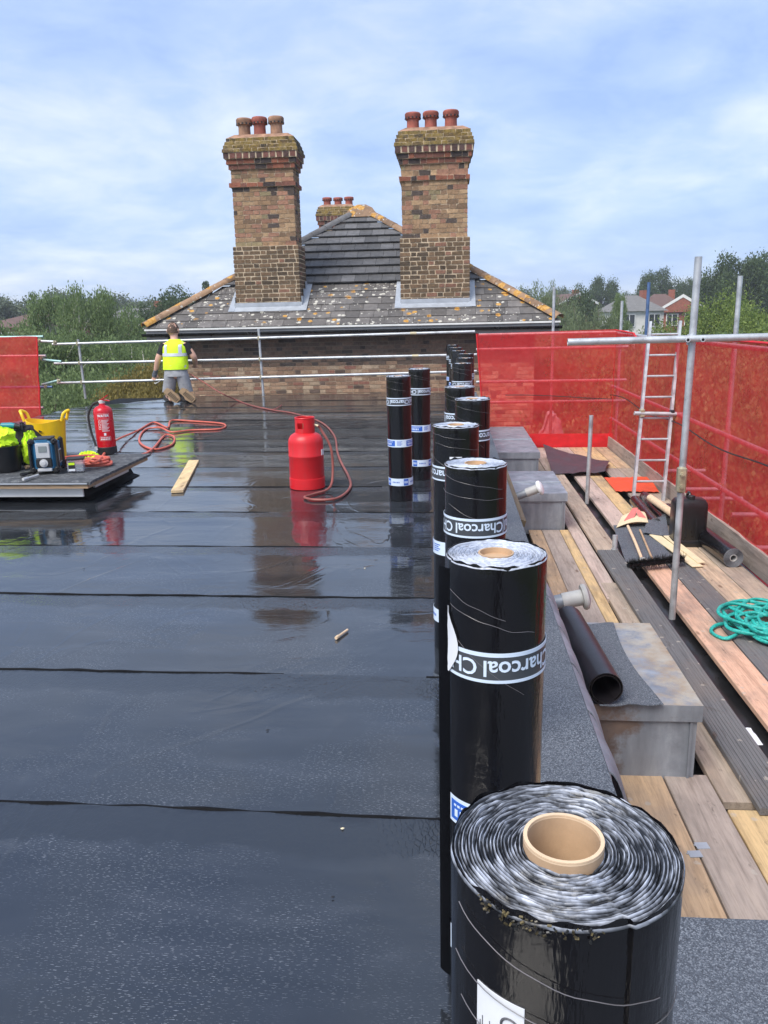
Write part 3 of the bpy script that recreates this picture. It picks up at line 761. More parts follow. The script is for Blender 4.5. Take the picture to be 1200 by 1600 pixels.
c3 = chimney(pxs=(526, 360), Y=28.0, depth=.9, y_base=420, y_sh=395, y_str=366, y_corb=357, y_cap0=337, y_top=321, hw_lo=.68, hw_up=.56, pots=[(511, 309, 'clay'), (528, 309, 'clay'), (545, 308, 'clay')], limit=60, old=True)
for ch, cx, cy, zb, hd in (c1, c2):
    yf = cy-hd; d0 = (yf-16.6)/sdir.y; dk = (cy+hd-16.6)/sdir.y; hw = .71
    fl = MB(); fl.sheet(12, 2, lambda u, v: rp(cx-hw-.05+u*(2*hw+.10), d0-.17+.16*v, .052+.004*nz(u*9, v*5, cx)), .005)
    fl.box((cx, yf-.012, rp(0, d0).z+.05), (2*hw+.04, .012, .16))
    for sx in (-1, 1):
        fl.sheet(2, 8, lambda u, v: rp(cx+sx*(hw+.0+.13*u), d0-.17+(dk-d0+.17)*v, .058+.003*nz(u*4, v*8, cx)), .005)
        for q in range(3): fl.box((cx+sx*(hw+.012), yf+.13+.26*q, rp(0, d0+.30*q).z+.12), (.012, .24, .26))
    fl.build('lead_flashing', M['lead'], ch, smooth=False)
# ------------------------------------------------------------ rolls of roofing felt
RR = 0.099; RH = 1.0
def wrap_pts(vs, r, z0, ang, flip):
    out = []
    for x, y, zz in vs:
        if flip: x, y = -x, -y
        a = ang+x/r; out.append(Vector((r*math.sin(a), -r*math.cos(a), z0+y)))
    return out
def lathe_arc(mb, r, z0, z1, a0, a1, n, th=.0008):
    vs = []; fs = []
    for i in range(n+1):
        a = a0+(a1-a0)*i/n
        for rr_, zq in ((r, z0), (r, z1), (r-th, z1), (r-th, z0)): vs.append((rr_*math.sin(a), -rr_*math.cos(a), zq))
    for i in range(n):
        for k in range(4): fs.append((i*4+k, (i+1)*4+k, (i+1)*4+(k+1) % 4, i*4+(k+1) % 4))
    mb.add(vs, fs)
def make_roll(label, group, loc, rz, seam, det=1, white=.5, sd=0, rot=None, hollow=False, ang0=0.0, bands=(.80, .47, .155), blank=False):
    t = thing('felt_roll', label, 'felt roll', loc, group=group, rot=rot or (0, 0, rz)); rnd = random.Random(sd)
    n = 96 if det else 40; ST = .0035
    def rad(a):                                  # spiral: the outer turn ends at the seam
        return RR-ST*(((a-seam) % (2*PI))/(2*PI))
    rows = [0, .004, .02]+[.08+.082*i for i in range(11)]+[.965, .992, 1.0] if det else [0, .01, .5, .985, 1.0]
    b = MB(); vs = []; fs = []; angs = [seam+2*PI*i/n for i in range(n)]+[seam+2*PI-1e-4]
    for z in rows:
        for a in angs:
            r = rad(a)*(1+.0045*mn.noise(Vector((math.sin(a)*2.2, math.cos(a)*2.2, z*4+sd)))*(1 if .02 < z < .99 else .6))
            if z > .985: r *= 1-.012*(z > .995)
            vs.append((r*math.sin(a), -r*math.cos(a), z+(.006*mn.noise(Vector((math.sin(a)*5, math.cos(a)*5, sd))) if z == 1.0 else 0)))
    w = len(angs)
    for j in range(len(rows)-1):
        for i in range(w-1): fs.append((j*w+i, j*w+i+1, (j+1)*w+i+1, (j+1)*w+i))
        fs.append((j*w+w-1, j*w, (j+1)*w, (j+1)*w+w-1))
    fs.append(tuple(range(w-1, -1, -1)))
    b.add(vs, fs); b.build('film_wrap', M['film'], t, world=False, ang=60)
    # coiled end: edges of the wound sheet with torn film
    e = MB(); nl = 21 if det else 7; rc = .033; NA = 220 if det else 40; rings = []
    for k in range(nl):
        for q in ((0, .3, .45, .62, .85) if det else (0, .5)): rings.append((k, q))
    vs = []; cs = []
    for k, q in rings:
        for i in range(NA):
            a = 2*PI*i/NA; f = (k+q)/nl; sp = ((a-seam) % (2*PI))/(2*PI)
            r = rc+(RR*.995-rc)*f; r += (ST*(1-sp)-ST*.5)*f
            nn = mn.noise(Vector((math.sin(a)*4.5*r/.07, math.cos(a)*4.5*r/.07, k*1.9+q*.6+sd*3.1)))+.4*mn.noise(Vector((math.sin(a)*15*r/.07, math.cos(a)*15*r/.07, k*2.3+sd))); n2 = mn.noise(Vector((math.sin(a)*3, math.cos(a)*3, k*.6+sd)))
            r += .0012*n2
            hi = q in (.45, .62, .5)
            z = RH-.004+(.0014*max(0, .4+nn) if hi else -.0022)+.003*n2
            cw = max(0, min(1, white+.75*nn+.4*n2+(.22 if hi else -.38)))
            vs.append((r*math.sin(a), -r*math.cos(a), z)); c = (.012+.50*cw, .013+.54*cw, .016+.63*cw); cs.append(c)
    e.v = vs; e.c = cs; L = len(rings)
    e.f = [(k*NA+i, k*NA+(i+1) % NA, (k+1)*NA+(i+1) % NA, (k+1)*NA+i) for k in range(L-1) for i in range(NA)]
    e.build('coiled_end', M['rolltop'], t, world=False, ang=80)
    c = MB(); zc = RH+.006 if hollow else RH-.001
    c.lathe([(.0345, RH-.03), (.0345, zc), (.0310, zc), (.0310, RH-.35), (0.001, RH-.35)] if hollow else [(.0345, RH-.03), (.0345, zc), (.0310, zc), (.0305, RH-.012), (.001, RH-.013)], 40 if det else 16)
    c.build('cardboard_core', M['card'], t, world=False)
    if hollow:
        c = MB(); c.lathe([(.0346, zc-.002), (.0344, zc+.0012), (.0311, zc+.0012), (.0309, zc-.002)], 40); c.build('core_rim', M['cardcut'], t, world=False)
    if blank: return t
    # printed tapes
    rb = RR*1.006; z0 = bands[0]
    if z0:
        k = MB(); lathe_arc(k, rb, z0-.030, z0+.030, 0, 2*PI, n); bo = k.build('grey_tape', M['bandgrey'], t, world=False)
        k = MB(); lathe_arc(k, rb+.0006, z0+.0225, z0+.0305, 0, 2*PI, n); lathe_arc(k, rb+.0006, z0-.0305, z0-.0245, 0, 2*PI, n); k.build('tape_border', M['palewhite'], bo, world=False)
        k = MB(); step = .175/rb
        for i in range(3):
            v, f = text_mesh('Charcoal', .046, .0008); k.add(wrap_pts(v, rb+.0011, z0+.0005, ang0+i*step, True), f)
            lathe_arc(k, rb+.0011, z0-.022, z0+.021, ang0+i*step+step*.485, ang0+i*step+step*.485+.025, 2)
        v, f = text_mesh('CH', .046, .0008); k.add(wrap_pts(v, rb+.0011, z0+.0005, ang0-step*.72, True), f)
        k.build('lettering', M['palewhite'], bo, world=False, smooth=False)
    if bands[1]:
        z0 = bands[1]; k = MB(); lathe_arc(k, rb, z0-.030, z0+.030, 0, 2*PI, n); bo = k.build('blue_tape', M['palewhite'], t, world=False)
        for i in range(3):
            a = ang0+.5+i*2*PI/3; k = MB(); lathe_arc(k, rb+.0006, z0-.022, z0+.022, a, a+1.15, 16); k.build('blue_print', M['blue'], bo, world=False)
            k = MB()
            for q in range(5): lathe_arc(k, rb+.0012, z0-.013, z0-.013+.016, a+.12+q*.15, a+.12+q*.15+.09, 2)
            for q in range(9): lathe_arc(k, rb+.0012, z0+.010, z0+.0145, a+.1+q*.1, a+.1+q*.1+.07, 2)
            k.build('print_marks', M['palewhite'], bo, world=False)
            k = MB()
            for q in range(4): lathe_arc(k, rb+.0007, z0-.014+q*.009, z0-.010+q*.009, a+1.3, a+1.3+.35+.1*(q % 2), 6)
            k.build('print_lines', M['blue'], bo, world=False)
    if bands[2]:
        z0 = bands[2]; k = MB(); lathe_arc(k, rb, z0-.030, z0+.030, 0, 2*PI, n); bo = k.build('white_tape', M['palewhite'], t, world=False)
        for i in range(4):
            a = ang0+.2+i*PI/2; k = MB(); lathe_arc(k, rb+.0006, z0-.026, z0+.026, a, a+.42, 8)
            for q in range(5): lathe_arc(k, rb+.0006, z0-.006, z0+.005, a+.62+q*.13, a+.62+q*.13+.08, 2)
            k.build('blue_square', M['blue'], bo, world=False)
            k = MB()
            for q in range(3): lathe_arc(k, rb+.0012, z0-.009, z0+.009, a+.06+q*.11, a+.06+q*.11+.07, 2)
            k.build('print_marks', M['palewhite'], bo, world=False)
    k = MB()                                      # bright creases left by the spiral wrap
    for i in range(3):
        zs = RH-.025-i*.045-.02*rnd.random(); dz = (-.06-.12*rnd.random())*(1 if i > 1 else .35); a0 = rnd.uniform(-1.6, -1.0); a1 = a0+rnd.uniform(1.6, 2.8)
        k.tube([((RR*1.004)*math.sin(a0+(a1-a0)*q/24), -(RR*1.004)*math.cos(a0+(a1-a0)*q/24), zs+dz*q/24+.004*mn.noise(Vector((q*.2, i, sd)))) for q in range(25)], .00045 if det else .0007, 4)
    k.build('film_crease', M['wrap'], t, world=False)
    return t
def at_top(px, py, y=None):
    p = G(px, py, RH) if y is None else WY(px, py, y); return Vector((p.x, p.y, .004))
r1 = make_roll('standing felt roll with hollow cardboard core and white CE label', 'felt rolls', at_top(880, 1325), 0, R(24), 1, .16, 1, hollow=True, ang0=.4, bands=(0, .47, .155))
# white CE label on the first roll
lb = MB(); a0, a1 = R(-51), R(-24); RLB = RR-.0035*.82+.0010; lathe_arc(lb, RLB, .765, .914, a0, a1, 12); lo = lb.build('label', M['paper'], r1, world=False)
ck = MB()
for cx_, gap in ((-.53, 0), (-.53, 1)):
    zc = .890-.020*gap; pts = [((cx_*RR)+.0085*math.cos(a), zc+.0085*math.sin(a), 0) for a in [R(-40)+R(260)*i/14-R(20) for i in range(15)]]
    for p, q in zip(pts, pts[1:]):
        ck.tube([wrap_pts([p], RLB+.0006, 0, 0, False)[0], wrap_pts([q], RLB+.0006, 0, 0, False)[0]], .0011, 4)
ck.tube(wrap_pts([(-.53*RR, .868, 0), (-.53*RR, .877, 0)], RLB+.0006, 0, 0, False), .0011, 4)
for i in range(9): ck.tube(wrap_pts([(-.86*RR+i*.0026, .775, 0), (-.86*RR+i*.0026, .872+.006*(i % 3), 0)], RLB+.0004, 0, 0, False), .00035, 3)
ck.build('label_print', M['ink'], lo, world=False)
gr = MB(); rnd = random.Random(4)                 # grit stuck to the rim
for i in range(70):
    a = R(-50)+R(60)*rnd.random(); r = RR*(.985+.02*rnd.random()); q = .0006+.0010*rnd.random(); gr.cur = rnd.choice([(.05, .04, .02), (.14, .11, .05), (.02, .02, .02)]); gr.box((r*math.sin(a), -r*math.cos(a), RH-.012+.012*rnd.random()), (q*2, q, q), (rnd.random()*3, rnd.random()*3, 0))
o = gr.build('grit', M['rolltop'], r1, world=False, smooth=False); o['kind'] = 'stuff'
r2 = make_roll('standing felt roll with torn white paper strip hanging down its seam', 'felt rolls', at_top(775, 865), 0, R(-62), 1, .95, 2, ang0=.55)
lb = MB(); lb.sheet(2, 10, lambda u, v: Vector(((RR+.004)*math.sin(R(-80)+R(34)*u*(.5+.5*math.sin(PI*min(1, v*1.15)))), -(RR+.004)*math.cos(R(-80)+R(34)*u*(.5+.5*math.sin(PI*min(1, v*1.15)))), .77+.135*v)), .0006); lb.build('paper_strip', M['paper'], r2, world=False)
fl = MB(); fl.sheet(6, 10, lambda u, v: Vector(((RR+.001+.014*u)*math.sin(R(-63)-R(15)*u), -(RR+.001+.014*u)*math.cos(R(-63)-R(15)*u), .05+.93*v-.0*u)), .0012); fl.build('loose_flap', M['film'], r2, world=False)
r3 = make_roll('standing felt roll with loose side flap beside the second lead box', 'felt rolls', at_top(743, 724), 0, R(-66), 1, 1.0, 3, ang0=.15, bands=(.81, .47, .155))
r4 = make_roll('standing felt roll with white paper tag behind the flapped roll', 'felt rolls', at_top(712, 664), 0, R(0), 1, 1.0, 4, ang0=-.9)
lb = MB(); lathe_arc(lb, RR*1.01, .80, .875, R(-15), R(15), 8); lb.build('paper_tag', M['paper'], r4, world=False)
r5 = make_roll('standing felt roll close to the third lead box', 'felt rolls', at_top(738, 623), 0, R(50), 1, .9, 5, ang0=.9)
r6 = make_roll('standing felt roll with dark vertical seam down its middle', 'felt rolls', at_top(718, 604), 0, R(4), 1, .9, 6, ang0=-.3)
ra = make_roll('free-standing felt roll nearest the red gas bottle with three printed tapes', 'felt rolls', G(627, 779, .004), 0, R(160), 1, 1.0, 7, ang0=.1)
ra.rotation_euler = (0, R(-.4), 0)
rb_ = make_roll('free-standing felt roll half hidden behind the roll by the gas bottle', 'felt rolls', G(657, 747, .004), 0, R(120), 1, .9, 8, ang0=.7)
proto = make_roll('far felt roll in the line by the brick wall', 'felt rolls', (.12, 8.0, .004), 0, R(140), 0, .9, 9, ang0=.3)
for k, (px, Y) in enumerate(((722, 7.9), (727, 8.9), (728, 9.9), (716, 10.8), (712, 11.9), (707, 13.0))):
    x = (px-703)*Y/1275
    if k == 0: proto.location = (x, Y, .004)
    else: dup(proto, (x, Y, .004), .4*k)

# ------------------------------------------------------------ scaffold tubes
TR = .0245
def tubes(par, segs, mat='galv', name='tube'):
    for a, b_ in segs:
        mb = MB(); mb.pipe(a, b_, TR, 14); mb.build(name, M[mat], par)
def coupler(par, p, ax, r=.034, L=.055):
    mb = MB(); u, w, d = frame(ax)
    mb.tube([Vector(p)-d*L/2, Vector(p)+d*L/2], r, 10); mb.box(Vector(p)+u*.04, (.03, .03, .05)); mb.tube([Vector(p)+u*.04-w*.03, Vector(p)+u*.04+w*.045], .008, 6)
    mb.build('coupler', M['clip'], par, smooth=False)
gl = thing('guard_rail', 'galvanised three-tube guard rail along the far edge of the wet roof', 'guard rail', (-3, 15.4, 0))
Yg = 15.35
def rail_pts(pl, pr_, Y0, Y1): return (WY(*pl, Y0), WY(*pr_, Y1))
rails = [rail_pts((82, 538), (742, 518), Yg, Yg), rail_pts((85, 568), (745, 554), Yg, Yg), rail_pts((90, 598.5), (745, 580), Yg, Yg)]
tubes(gl, rails)
for (x, yt, yb2) in ((122, 530, 640), (404, 514, 622)):
    a = WY(x, yt, Yg+.055); bb = WY(x+10, yb2, Yg+.055); bb.x = a.x+.02; bb.z = .005
    tubes(gl, [(a, bb)], name='post')
    for r_ in rails:
        tt = (a.x-r_[0].x)/(r_[1].x-r_[0].x); q = r_[0].lerp(r_[1], tt); coupler(gl, q+Vector((0, .028, 0)), (1, 0, 0))
for r_ in rails:                                 # joint sleeves by the rolls
    q = r_[0].lerp(r_[1], .86); mb = MB(); mb.tube([q-Vector((.06, 0, 0)), q+Vector((.06, 0, 0))], .031, 10); mb.build('sleeve', M['clip'], gl)
# link tubes at the left corner, towards the netted return
ll = thing('guard_rail', 'short blue and grey scaffold tubes joining the left red netting to the rail', 'guard rail', WY(40, 560, 14.9))
for (pa, pb, mt) in (((-60, 528), (68, 526), 'galv_teal'), ((64, 533), (84, 534), 'galv'), ((-60, 557), (72, 556), 'galv'), ((66, 562), (96, 565), 'galv_teal'), ((-60, 606.5), (82, 604.5), 'galv_blue'), ((66, 601), (93, 594), 'galv_teal'), ((-60, 638), (68, 637), 'galv')):
    tubes(ll, [(WY(*pa, 14.95), WY(*pb, 14.95))], mt)
for px, py in ((62, 532), (66, 559), (72, 604), (86, 535), (92, 595)): coupler(ll, WY(px, py, 14.95), (1, 0, 0))
tubes(ll, [(WY(-70, 500, 15.05), Vector((WY(-70, 500, 15.05).x, 15.05, -8.4)))], name='post')

# ------------------------------------------------------------ nets
def netting(label, fn, nx, ny, loc, hem=None, name='debris_netting'):
    t = thing(name, label, 'netting', loc, group='red debris netting'); mb = MB(); mb.grid(nx, ny, fn); mb.build('mesh_sheet', M['net'], t, ang=80)
    if hem:
        mb = MB(); mb.tube(hem, .014, 6); mb.build('hem', M['nethem'], t)
    return t
def wr(a, b_, k): return .045*nz(a*2.1, b_*2.1, k)+.030*nz(a*5+b_*3, b_*2-a*2, k+3)+.012*nz(a*14+b_*9, b_*5, k+6)
xl0, xl1 = WY(-80, 560, 14.85).x, WY(60, 530, 14.85).x; zt, zb_ = WY(30, 527, 14.85).z, WY(30, 660, 14.85).z
netting('torn red netting panel at the left roof corner beside trees', lambda u, v: Vector((xl0+(xl1-xl0-.13*(1-v)**1.0)*u, 14.80+wr(u*2, v*2, 1), zb_+(zt+.01-zb_)*v+.03*nz(u*3, v, 2))), 24, 24, (xl0, 14.87, zb_),
        [Vector((xl1-.13*(1-v/10), 14.80+wr(2, v/10*2, 1), zb_+(zt-zb_)*v/10)) for v in range(11)])
XF = 2.85; YE = 14.0; ZT = 1.13                  # outer fence line, end of the platform, top of the net
EX0 = WY(757, 600, YE).x
tops = WY(750, 508, YE).z
def endnet(u, v):
    z = ZB+.02+(ZT+.03*u-ZB)*v; x = EX0+(XF-.07-EX0)*u-.16*(1-u)*(v-.1) ; return Vector((x, YE-.09+wr(u*2, v*2, 7)*(.25+.6*(1-v)), z))
netting('red netting across the end of the platform with brick wall showing through', endnet, 40, 40, (EX0, YE, ZB), [endnet(0, v/14) for v in range(15)])
def topz(y): return ZT+.03-.10*max(0, math.sin((14-y)*.75-.3))*(1 if y < 12.5 else .3)
def sidenet(u, v):
    y = YE-.09-u*11.4; z = ZB-.06+(topz(y)-ZB+.06)*v
    bulge = .10*math.sin(v*PI)*(0.5+.5*nz(y*.5, 2, 2)); return Vector((XF-.075-.06*(1-v)+bulge*.3+.4*wr(y*.6, v*2, 12), y, z))
netting('long red netting along the outer side of the scaffold platform', sidenet, 110, 30, (XF, 8, ZB), [sidenet(u/60, 1) for u in range(61)])

# ------------------------------------------------------------ outer scaffold frame
sf = thing('scaffold', 'scaffold tubes standing behind the red netting around the board platform', 'scaffold', (XF, 9, -8.5))
for (z, y0, y1) in ((ZT-.03, 14.3, 2.2), (.20, 14.3, 2.2), (-.36, 14.3, 2.2)): tubes(sf, [(Vector((XF-.02, y0, z)), Vector((XF-.02, y1, z)))], name='ledger')
for z, xa in ((ZT+.0, WY(748, 512, YE).x), (WY(800, 545, YE).z, WY(744, 545, YE).x), (WY(800, 596, YE).z, WY(744, 596, YE).x), (WY(800, 628, YE).z, WY(765, 628, YE).x)):
    tubes(sf, [(Vector((xa, YE-.02, z)), Vector((XF+.15, YE-.02, z)))], name='rail')
for px, pt, Y in ((866, 448, YE+.06),):
    p = WY(px, pt, Y); tubes(sf, [(p, Vector((p.x+.02, Y, -8.4)))], name='post')
p = Vector((XF+.03, YE+.05, WY(970, 470, YE).z)); tubes(sf, [(p, Vector((p.x, p.y, -8.4)))], name='post')
for px, pt, mt in ((1014, 441, 'galv_blue'), (1157, 431, 'galv'), (1290, 430, 'galv')):
    p = WX(px, pt, XF+.03); tubes(sf, [(p, Vector((p.x, p.y, p.z-.75 if mt == 'galv_blue' else -8.4)))], mt, name='post')
    if mt == 'galv_blue': tubes(sf, [(Vector((p.x, p.y, p.z-.752)), Vector((p.x, p.y, -8.4)))], name='post')
    for z in (.20, -.36): coupler(sf, Vector((XF+.005, p.y, z)), (0, 1, 0))
for y, z, L in ((10.6, -.60, .5), (10.0, -.72, .55), (8.0, -.55, .5), (7.6, -.78, .7), (9.2, -.66, .5)): tubes(sf, [(Vector((XF-.03, y, z)), Vector((XF+L, y, z)))], name='transom_end')
cb = MB(); cb.tube([(XF-.14, y, .12+.03*math.sin(y*2.1)) for y in np.arange(2.4, 14, .3)]+[(x, YE-.13, .06+.05*math.sin(x*1.5)) for x in np.arange(2.75, .8, -.2)], .007, 6); cb.build('black_cable', M['rubber'], sf)
# inner standard with its cross tube
P0 = G(1050, 967, ZB-.02)
it = thing('scaffold_post', 'tall grey scaffold post with coupled cross tube rising from the boards', 'scaffold post', P0)
top = WY(1093, 401, P0.y); top.x = P0.x+.01
mid = P0.z+(top.z-P0.z)*.40
tubes(it, [(P0, Vector((P0.x, P0.y, mid-.002))), (Vector((P0.x, P0.y, mid+.002)), top)], name='post')
zc = WY(1075, 531, P0.y-.05).z
tubes(it, [(Vector((WY(887, 535, P0.y-.05).x, P0.y-.052, zc)), Vector((XF+.35, P0.y-.052, zc+.02)))], name='cross_tube')
mb = MB(); mb.tube([(P0.x, P0.y, zc-.035), (P0.x, P0.y, zc+.035)], .031, 12)
for s_ in (-1, 1): mb.tube([(P0.x+s_*.05, P0.y-.02, zc), (P0.x+s_*.05, P0.y-.1, zc)], .010, 8); mb.tube([(P0.x+s_*.05, P0.y-.085, zc), (P0.x+s_*.05, P0.y-.1, zc)], .017, 6)
mb.box((P0.x, P0.y-.03, zc), (.11, .05, .03)); mb.build('coupler', M['galv'], it, smooth=False)
mb = MB(); mb.box((P0.x-.005, P0.y-.01, mid+.03), (.064, .066, .19), bev=.012)
cpo = mb.build('sleeve_coupler', M['clip'], it)
for dz in (-.045, .045):
    mb = MB(); mb.tube([(P0.x-.012, P0.y-.04, mid+.03+dz), (P0.x-.012, P0.y-.062, mid+.03+dz)], .016, 6); mb.tube([(P0.x-.012, P0.y-.06, mid+.03+dz), (P0.x-.012, P0.y-.075, mid+.03+dz)], .008, 8); mb.build('bolt', M['clip'], cpo)
P1 = G(917, 787, ZB-.02); st = thing('scaffold_post', 'short cut-off scaffold post standing between the platform boards', 'scaffold post', P1)
tp_ = WY(921, 649, P1.y); tubes(st, [(P1, Vector((P1.x+.01, P1.y, tp_.z)))], name='post')
mb = MB(); q = G(960, 862, ZB+.02); mb.tube([q, q+Vector((.005, .02, .16))], .025, 12); mb.tube([q+Vector((0, 0, -.02)), q+Vector((0, 0, .03))], .033, 10); o = mb.build('tube_stub', M['galv'], None, loc=q); tag(o, 'small steel tube stub in the gap beside the dustpan', 'tube')
# ladder through the hatch
Lb = G(991, 800, ZB-.35); lad = thing('ladder', 'grey aluminium ladder leaning up at the red netting', 'ladder', (2.4, 9.6, ZB-.3))
bl, br = G(989, 782, ZB), G(1030, 760, ZB); br.y = bl.y; br.x = bl.x+.36
tl = WY(1016, 503, bl.y+.62); trr = Vector((tl.x+.36, tl.y, tl.z))
for a, bq in ((bl, tl), (br, trr)):
    d = (bq-a).normalized(); a2 = a-d*.9; mb = MB(); u = Vector((1, 0, 0)); w = d.cross(u)
    mb.loft([[c+u*sx*.016+w*sy*.032 for sx, sy in ((-1, -1), (1, -1), (1, 1), (-1, 1))] for c in (a2, bq)]); mb.build('stile', M['galv'], lad, smooth=False)
d = (tl-bl); Ln = d.length; d.normalize(); k = -.55
while k < Ln-.06:
    a = bl+d*k; mb = MB(); mb.tube([a+Vector((.01, 0, 0)), a+Vector((.35, 0, 0))], .014, 10); mb.build('rung', M['galv'], lad); k += .262
q = bl.lerp(tl, .49); mb = MB(); mb.pipe(q+Vector((-.10, -.055, 0)), q+Vector((.52, -.055, -.02)), TR, 12); mb.build('clamp_tube', M['galv'], lad)
mb = MB(); mb.box(q+Vector((0, -.03, 0)), (.06, .09, .10), bev=.01); mb.build('clamp', M['clip'], lad); mb = MB(); mb.box(q+Vector((.36, -.03, 0)), (.05, .09, .07), bev=.01); mb.build('clamp', M['darksteel'], lad)
# ------------------------------------------------------------ scaffold boards
random.seed(17)
TAN, GREY, YEL, RED, BRN, PINK, BLK, PALE = (.50, .35, .22), (.36, .30, .26), (.56, .40, .21), (.60, .38, .27), (.40, .32, .25), (.47, .37, .32), (.14, .14, .145), (.56, .42, .29)
LBL = {TAN: 'orange-tan', GREY: 'weathered grey-brown', YEL: 'fresh yellow', RED: 'salmon-coloured', BRN: 'dull brown', PINK: 'pinkish grey', BLK: 'blackened', PALE: 'pale'}
def board(x0, x1, y0, y1, colr, z=ZB, th=.038, label=None, mat='wood', rz=0, grp=None):
    b = MB(); L = y1-y0; w = x1-x0; n = 8
    sag = random.uniform(-.004, .004)
    prof = [(-w/2, -th+.004), (-w/2, -.004), (-w/2+.004, 0), (w/2-.004, 0), (w/2, -.004), (w/2, -th+.004), (w/2-.004, -th), (-w/2+.004, -th)]
    b.loft([[Vector((px+.002*nz(i, px, x0), -L/2+L*i/n, pz+sag*math.sin(PI*i/n))) for px, pz in prof] for i in range(n+1)])
    if mat == 'ribbed':
        for i in range(9): xx = -w/2+.018+i*(w-.036)/8; b.box((xx, 0, .0015), (.010, L-.01, .004))
    me = b.mesh('scaffold_board'); me.materials.append(M['darkboard'] if mat == 'ribbed' else M[mat]); shade(me, 30)
    o = obj('scaffold_board', me, None, ((x0+x1)/2, (y0+y1)/2, z), (0, 0, rz), col=colr)
    lab = label or (LBL[colr]+' scaffold board laid along the platform')
    tag(o, lab, 'board', grp or ('scaffold boards' if not label else None)); return o
W = .215; BY1 = G(1040, 1213, ZB).y; BY2 = G(860, 827, ZB).y
def Yb(py): return G(1000, py, ZB).y
# near group
board(.84, 1.052, 1.95, BY1+.005, TAN, label='orange-tan scaffold board ending against the rusty lead box')
board(1.06, 1.272, 1.95, BY1+.02, GREY, label='cracked grey-brown scaffold board lying beside the orange-tan board')
board(1.28, 1.492, 3.42, 6.6, BRN, label='dull brown scaffold board running under the ribbed black board')
board(1.28, 1.492, 1.9, 3.36, YEL, label='short yellow scaffold board end under the cut black board')
board(1.50, 1.712, 1.9, 3.36, TAN, label='tan scaffold board end beyond the cut black board')
board(1.405, 1.60, Yb(1270), Yb(866), BLK, z=ZB+.042, mat='ribbed', th=.036, label='long ribbed black deck board lying on the scaffold boards beside the gap')
# between the boxes and the gap
y2 = Yb(828)
board(.84, .975, 4.95, y2, TAN, label='orange-tan scaffold board close under the roof edge between two lead boxes'); board(.98, 1.165, 4.95, y2, GREY, label='grey-brown scaffold board leading to the middle of the second lead box'); board(1.17, 1.26, 4.95, y2+.0, YEL, label='narrow fresh yellow plank running up to the second lead box')
board(1.268, 1.40, 6.2, y2+3.2, PINK, label='narrow pinkish grey plank passing the side of the second lead box'); board(1.41, 1.612, Yb(866)+.02, 11.6, BRN, z=ZB+.036, label='raised brown scaffold board with square cut end beside the gap')
board(1.27, 1.40, y2+3.22, 13.7, BRN, label='narrow brown plank passing the side of the end lead box'); board(1.41, 1.612, 11.62, 13.75, PINK, label='pinkish grey board partly covered by the folded membrane')
# beyond the gap
board(1.76, 1.972, 1.9, Yb(880), RED, label='salmon-coloured plank edging the dark gap beside the tall post')
board(1.98, 2.195, 1.9, Yb(850), BLK, mat='ribbed', label='ribbed black board lying under the teal rope')
board(2.20, 2.412, 3.2, Yb(838), PALE, label='pale scaffold board between the rope and the black roll')
board(2.20, 2.412, 1.9, 3.19, BRN, label='brown scaffold board continuing the pale board beyond the rope')
board(2.42, 2.632, 2.0, Yb(830), BRN, label='brown scaffold board along the toe board'); board(2.42, 2.632, Yb(829), 9.3, GREY, label='grey-brown scaffold board under the jerrycan and felt rolls')
y3 = Yb(733)
board(1.76, 1.972, Yb(838), y3+1.0, PINK, label='pinkish grey scaffold board beside the short cut-off post'); board(1.98, 2.15, Yb(832), y3+.6, YEL, label='yellow scaffold board running under the red dustpan')
board(2.155, 2.36, 8.1, 9.4, GREY, label='short grey-brown board beside the ladder foot')
for i, (xa, colr) in enumerate(((1.625, PALE), (1.84, PINK), (2.055, TAN), (2.27, YEL), (2.485, TAN))): board(xa, xa+.207, y3+(.1 if i > 2 else 1.15), 13.82, colr, label=['pale board beside the far end of the gap', 'pinkish board crossing under the end of the folded membrane', 'orange-tan board in the middle of the end row', 'yellow board in the end row beside the tan edge board', 'orange-tan edge board of the end row along the toe board'][i])
board(2.27, 2.477, 10.0, y3+.08, GREY, label='grey-brown board end meeting the yellow end-row board'); board(2.485, 2.69, 9.5, y3+.08, BRN, label='brown board end beside the ladder and toe board')
tb = MB(); tb.box((2.725, 7.9, ZB+.075), (.038, 12.0, .225)); o = tb.build('toe_board', M['wood'], None, smooth=False, loc=(2.725, 7.9, ZB-.04)); o.color = (*GREY, 1); tag(o, 'grey toe board standing on edge along the red netting', 'board')
tb = MB(); tb.box((1.75, 13.87, ZB+.07), (1.9, .038, .225)); o = tb.build('toe_board', M['wood_x'], None, smooth=False, loc=(1.75, 13.87, ZB-.04)); o.color = (*TAN, 1); tag(o, 'toe board across the far end of the platform', 'board')
nt_ = MB(); nt_.sheet(20, 6, lambda u, v: Vector((.78+2.0*u, 13.845-.03*v+.012*nz(u*9, v*4, 3), ZB+.0+.24*v+.02*nz(u*4, v, 5))), .004); o = nt_.build('debris_netting', M['nethem'], None, loc=(1.7, 13.84, ZB)); tag(o, 'red netting skirt folded over the end toe board', 'netting', None)
mem = MB(); mem.sheet(60, 140, lambda u, v: Vector((.62+2.2*u, 1.7+12.1*v, ZB-.085+.02*nz(u*16, v*60, 1)+.012*nz(u*40, v*160, 2))), .01); o = mem.build('membrane', M['black_pl'], None, loc=(1.7, 8, ZB-.1)); tag(o, 'crumpled black membrane showing in the gap between boards', 'membrane')
for i in range(6):
    y = 2.4+2.2*i; mb = MB(); mb.pipe((.5, y, ZB-.13), (XF+.3, y, ZB-.13), TR, 10); mb.build('transom', M['galv'], sf)
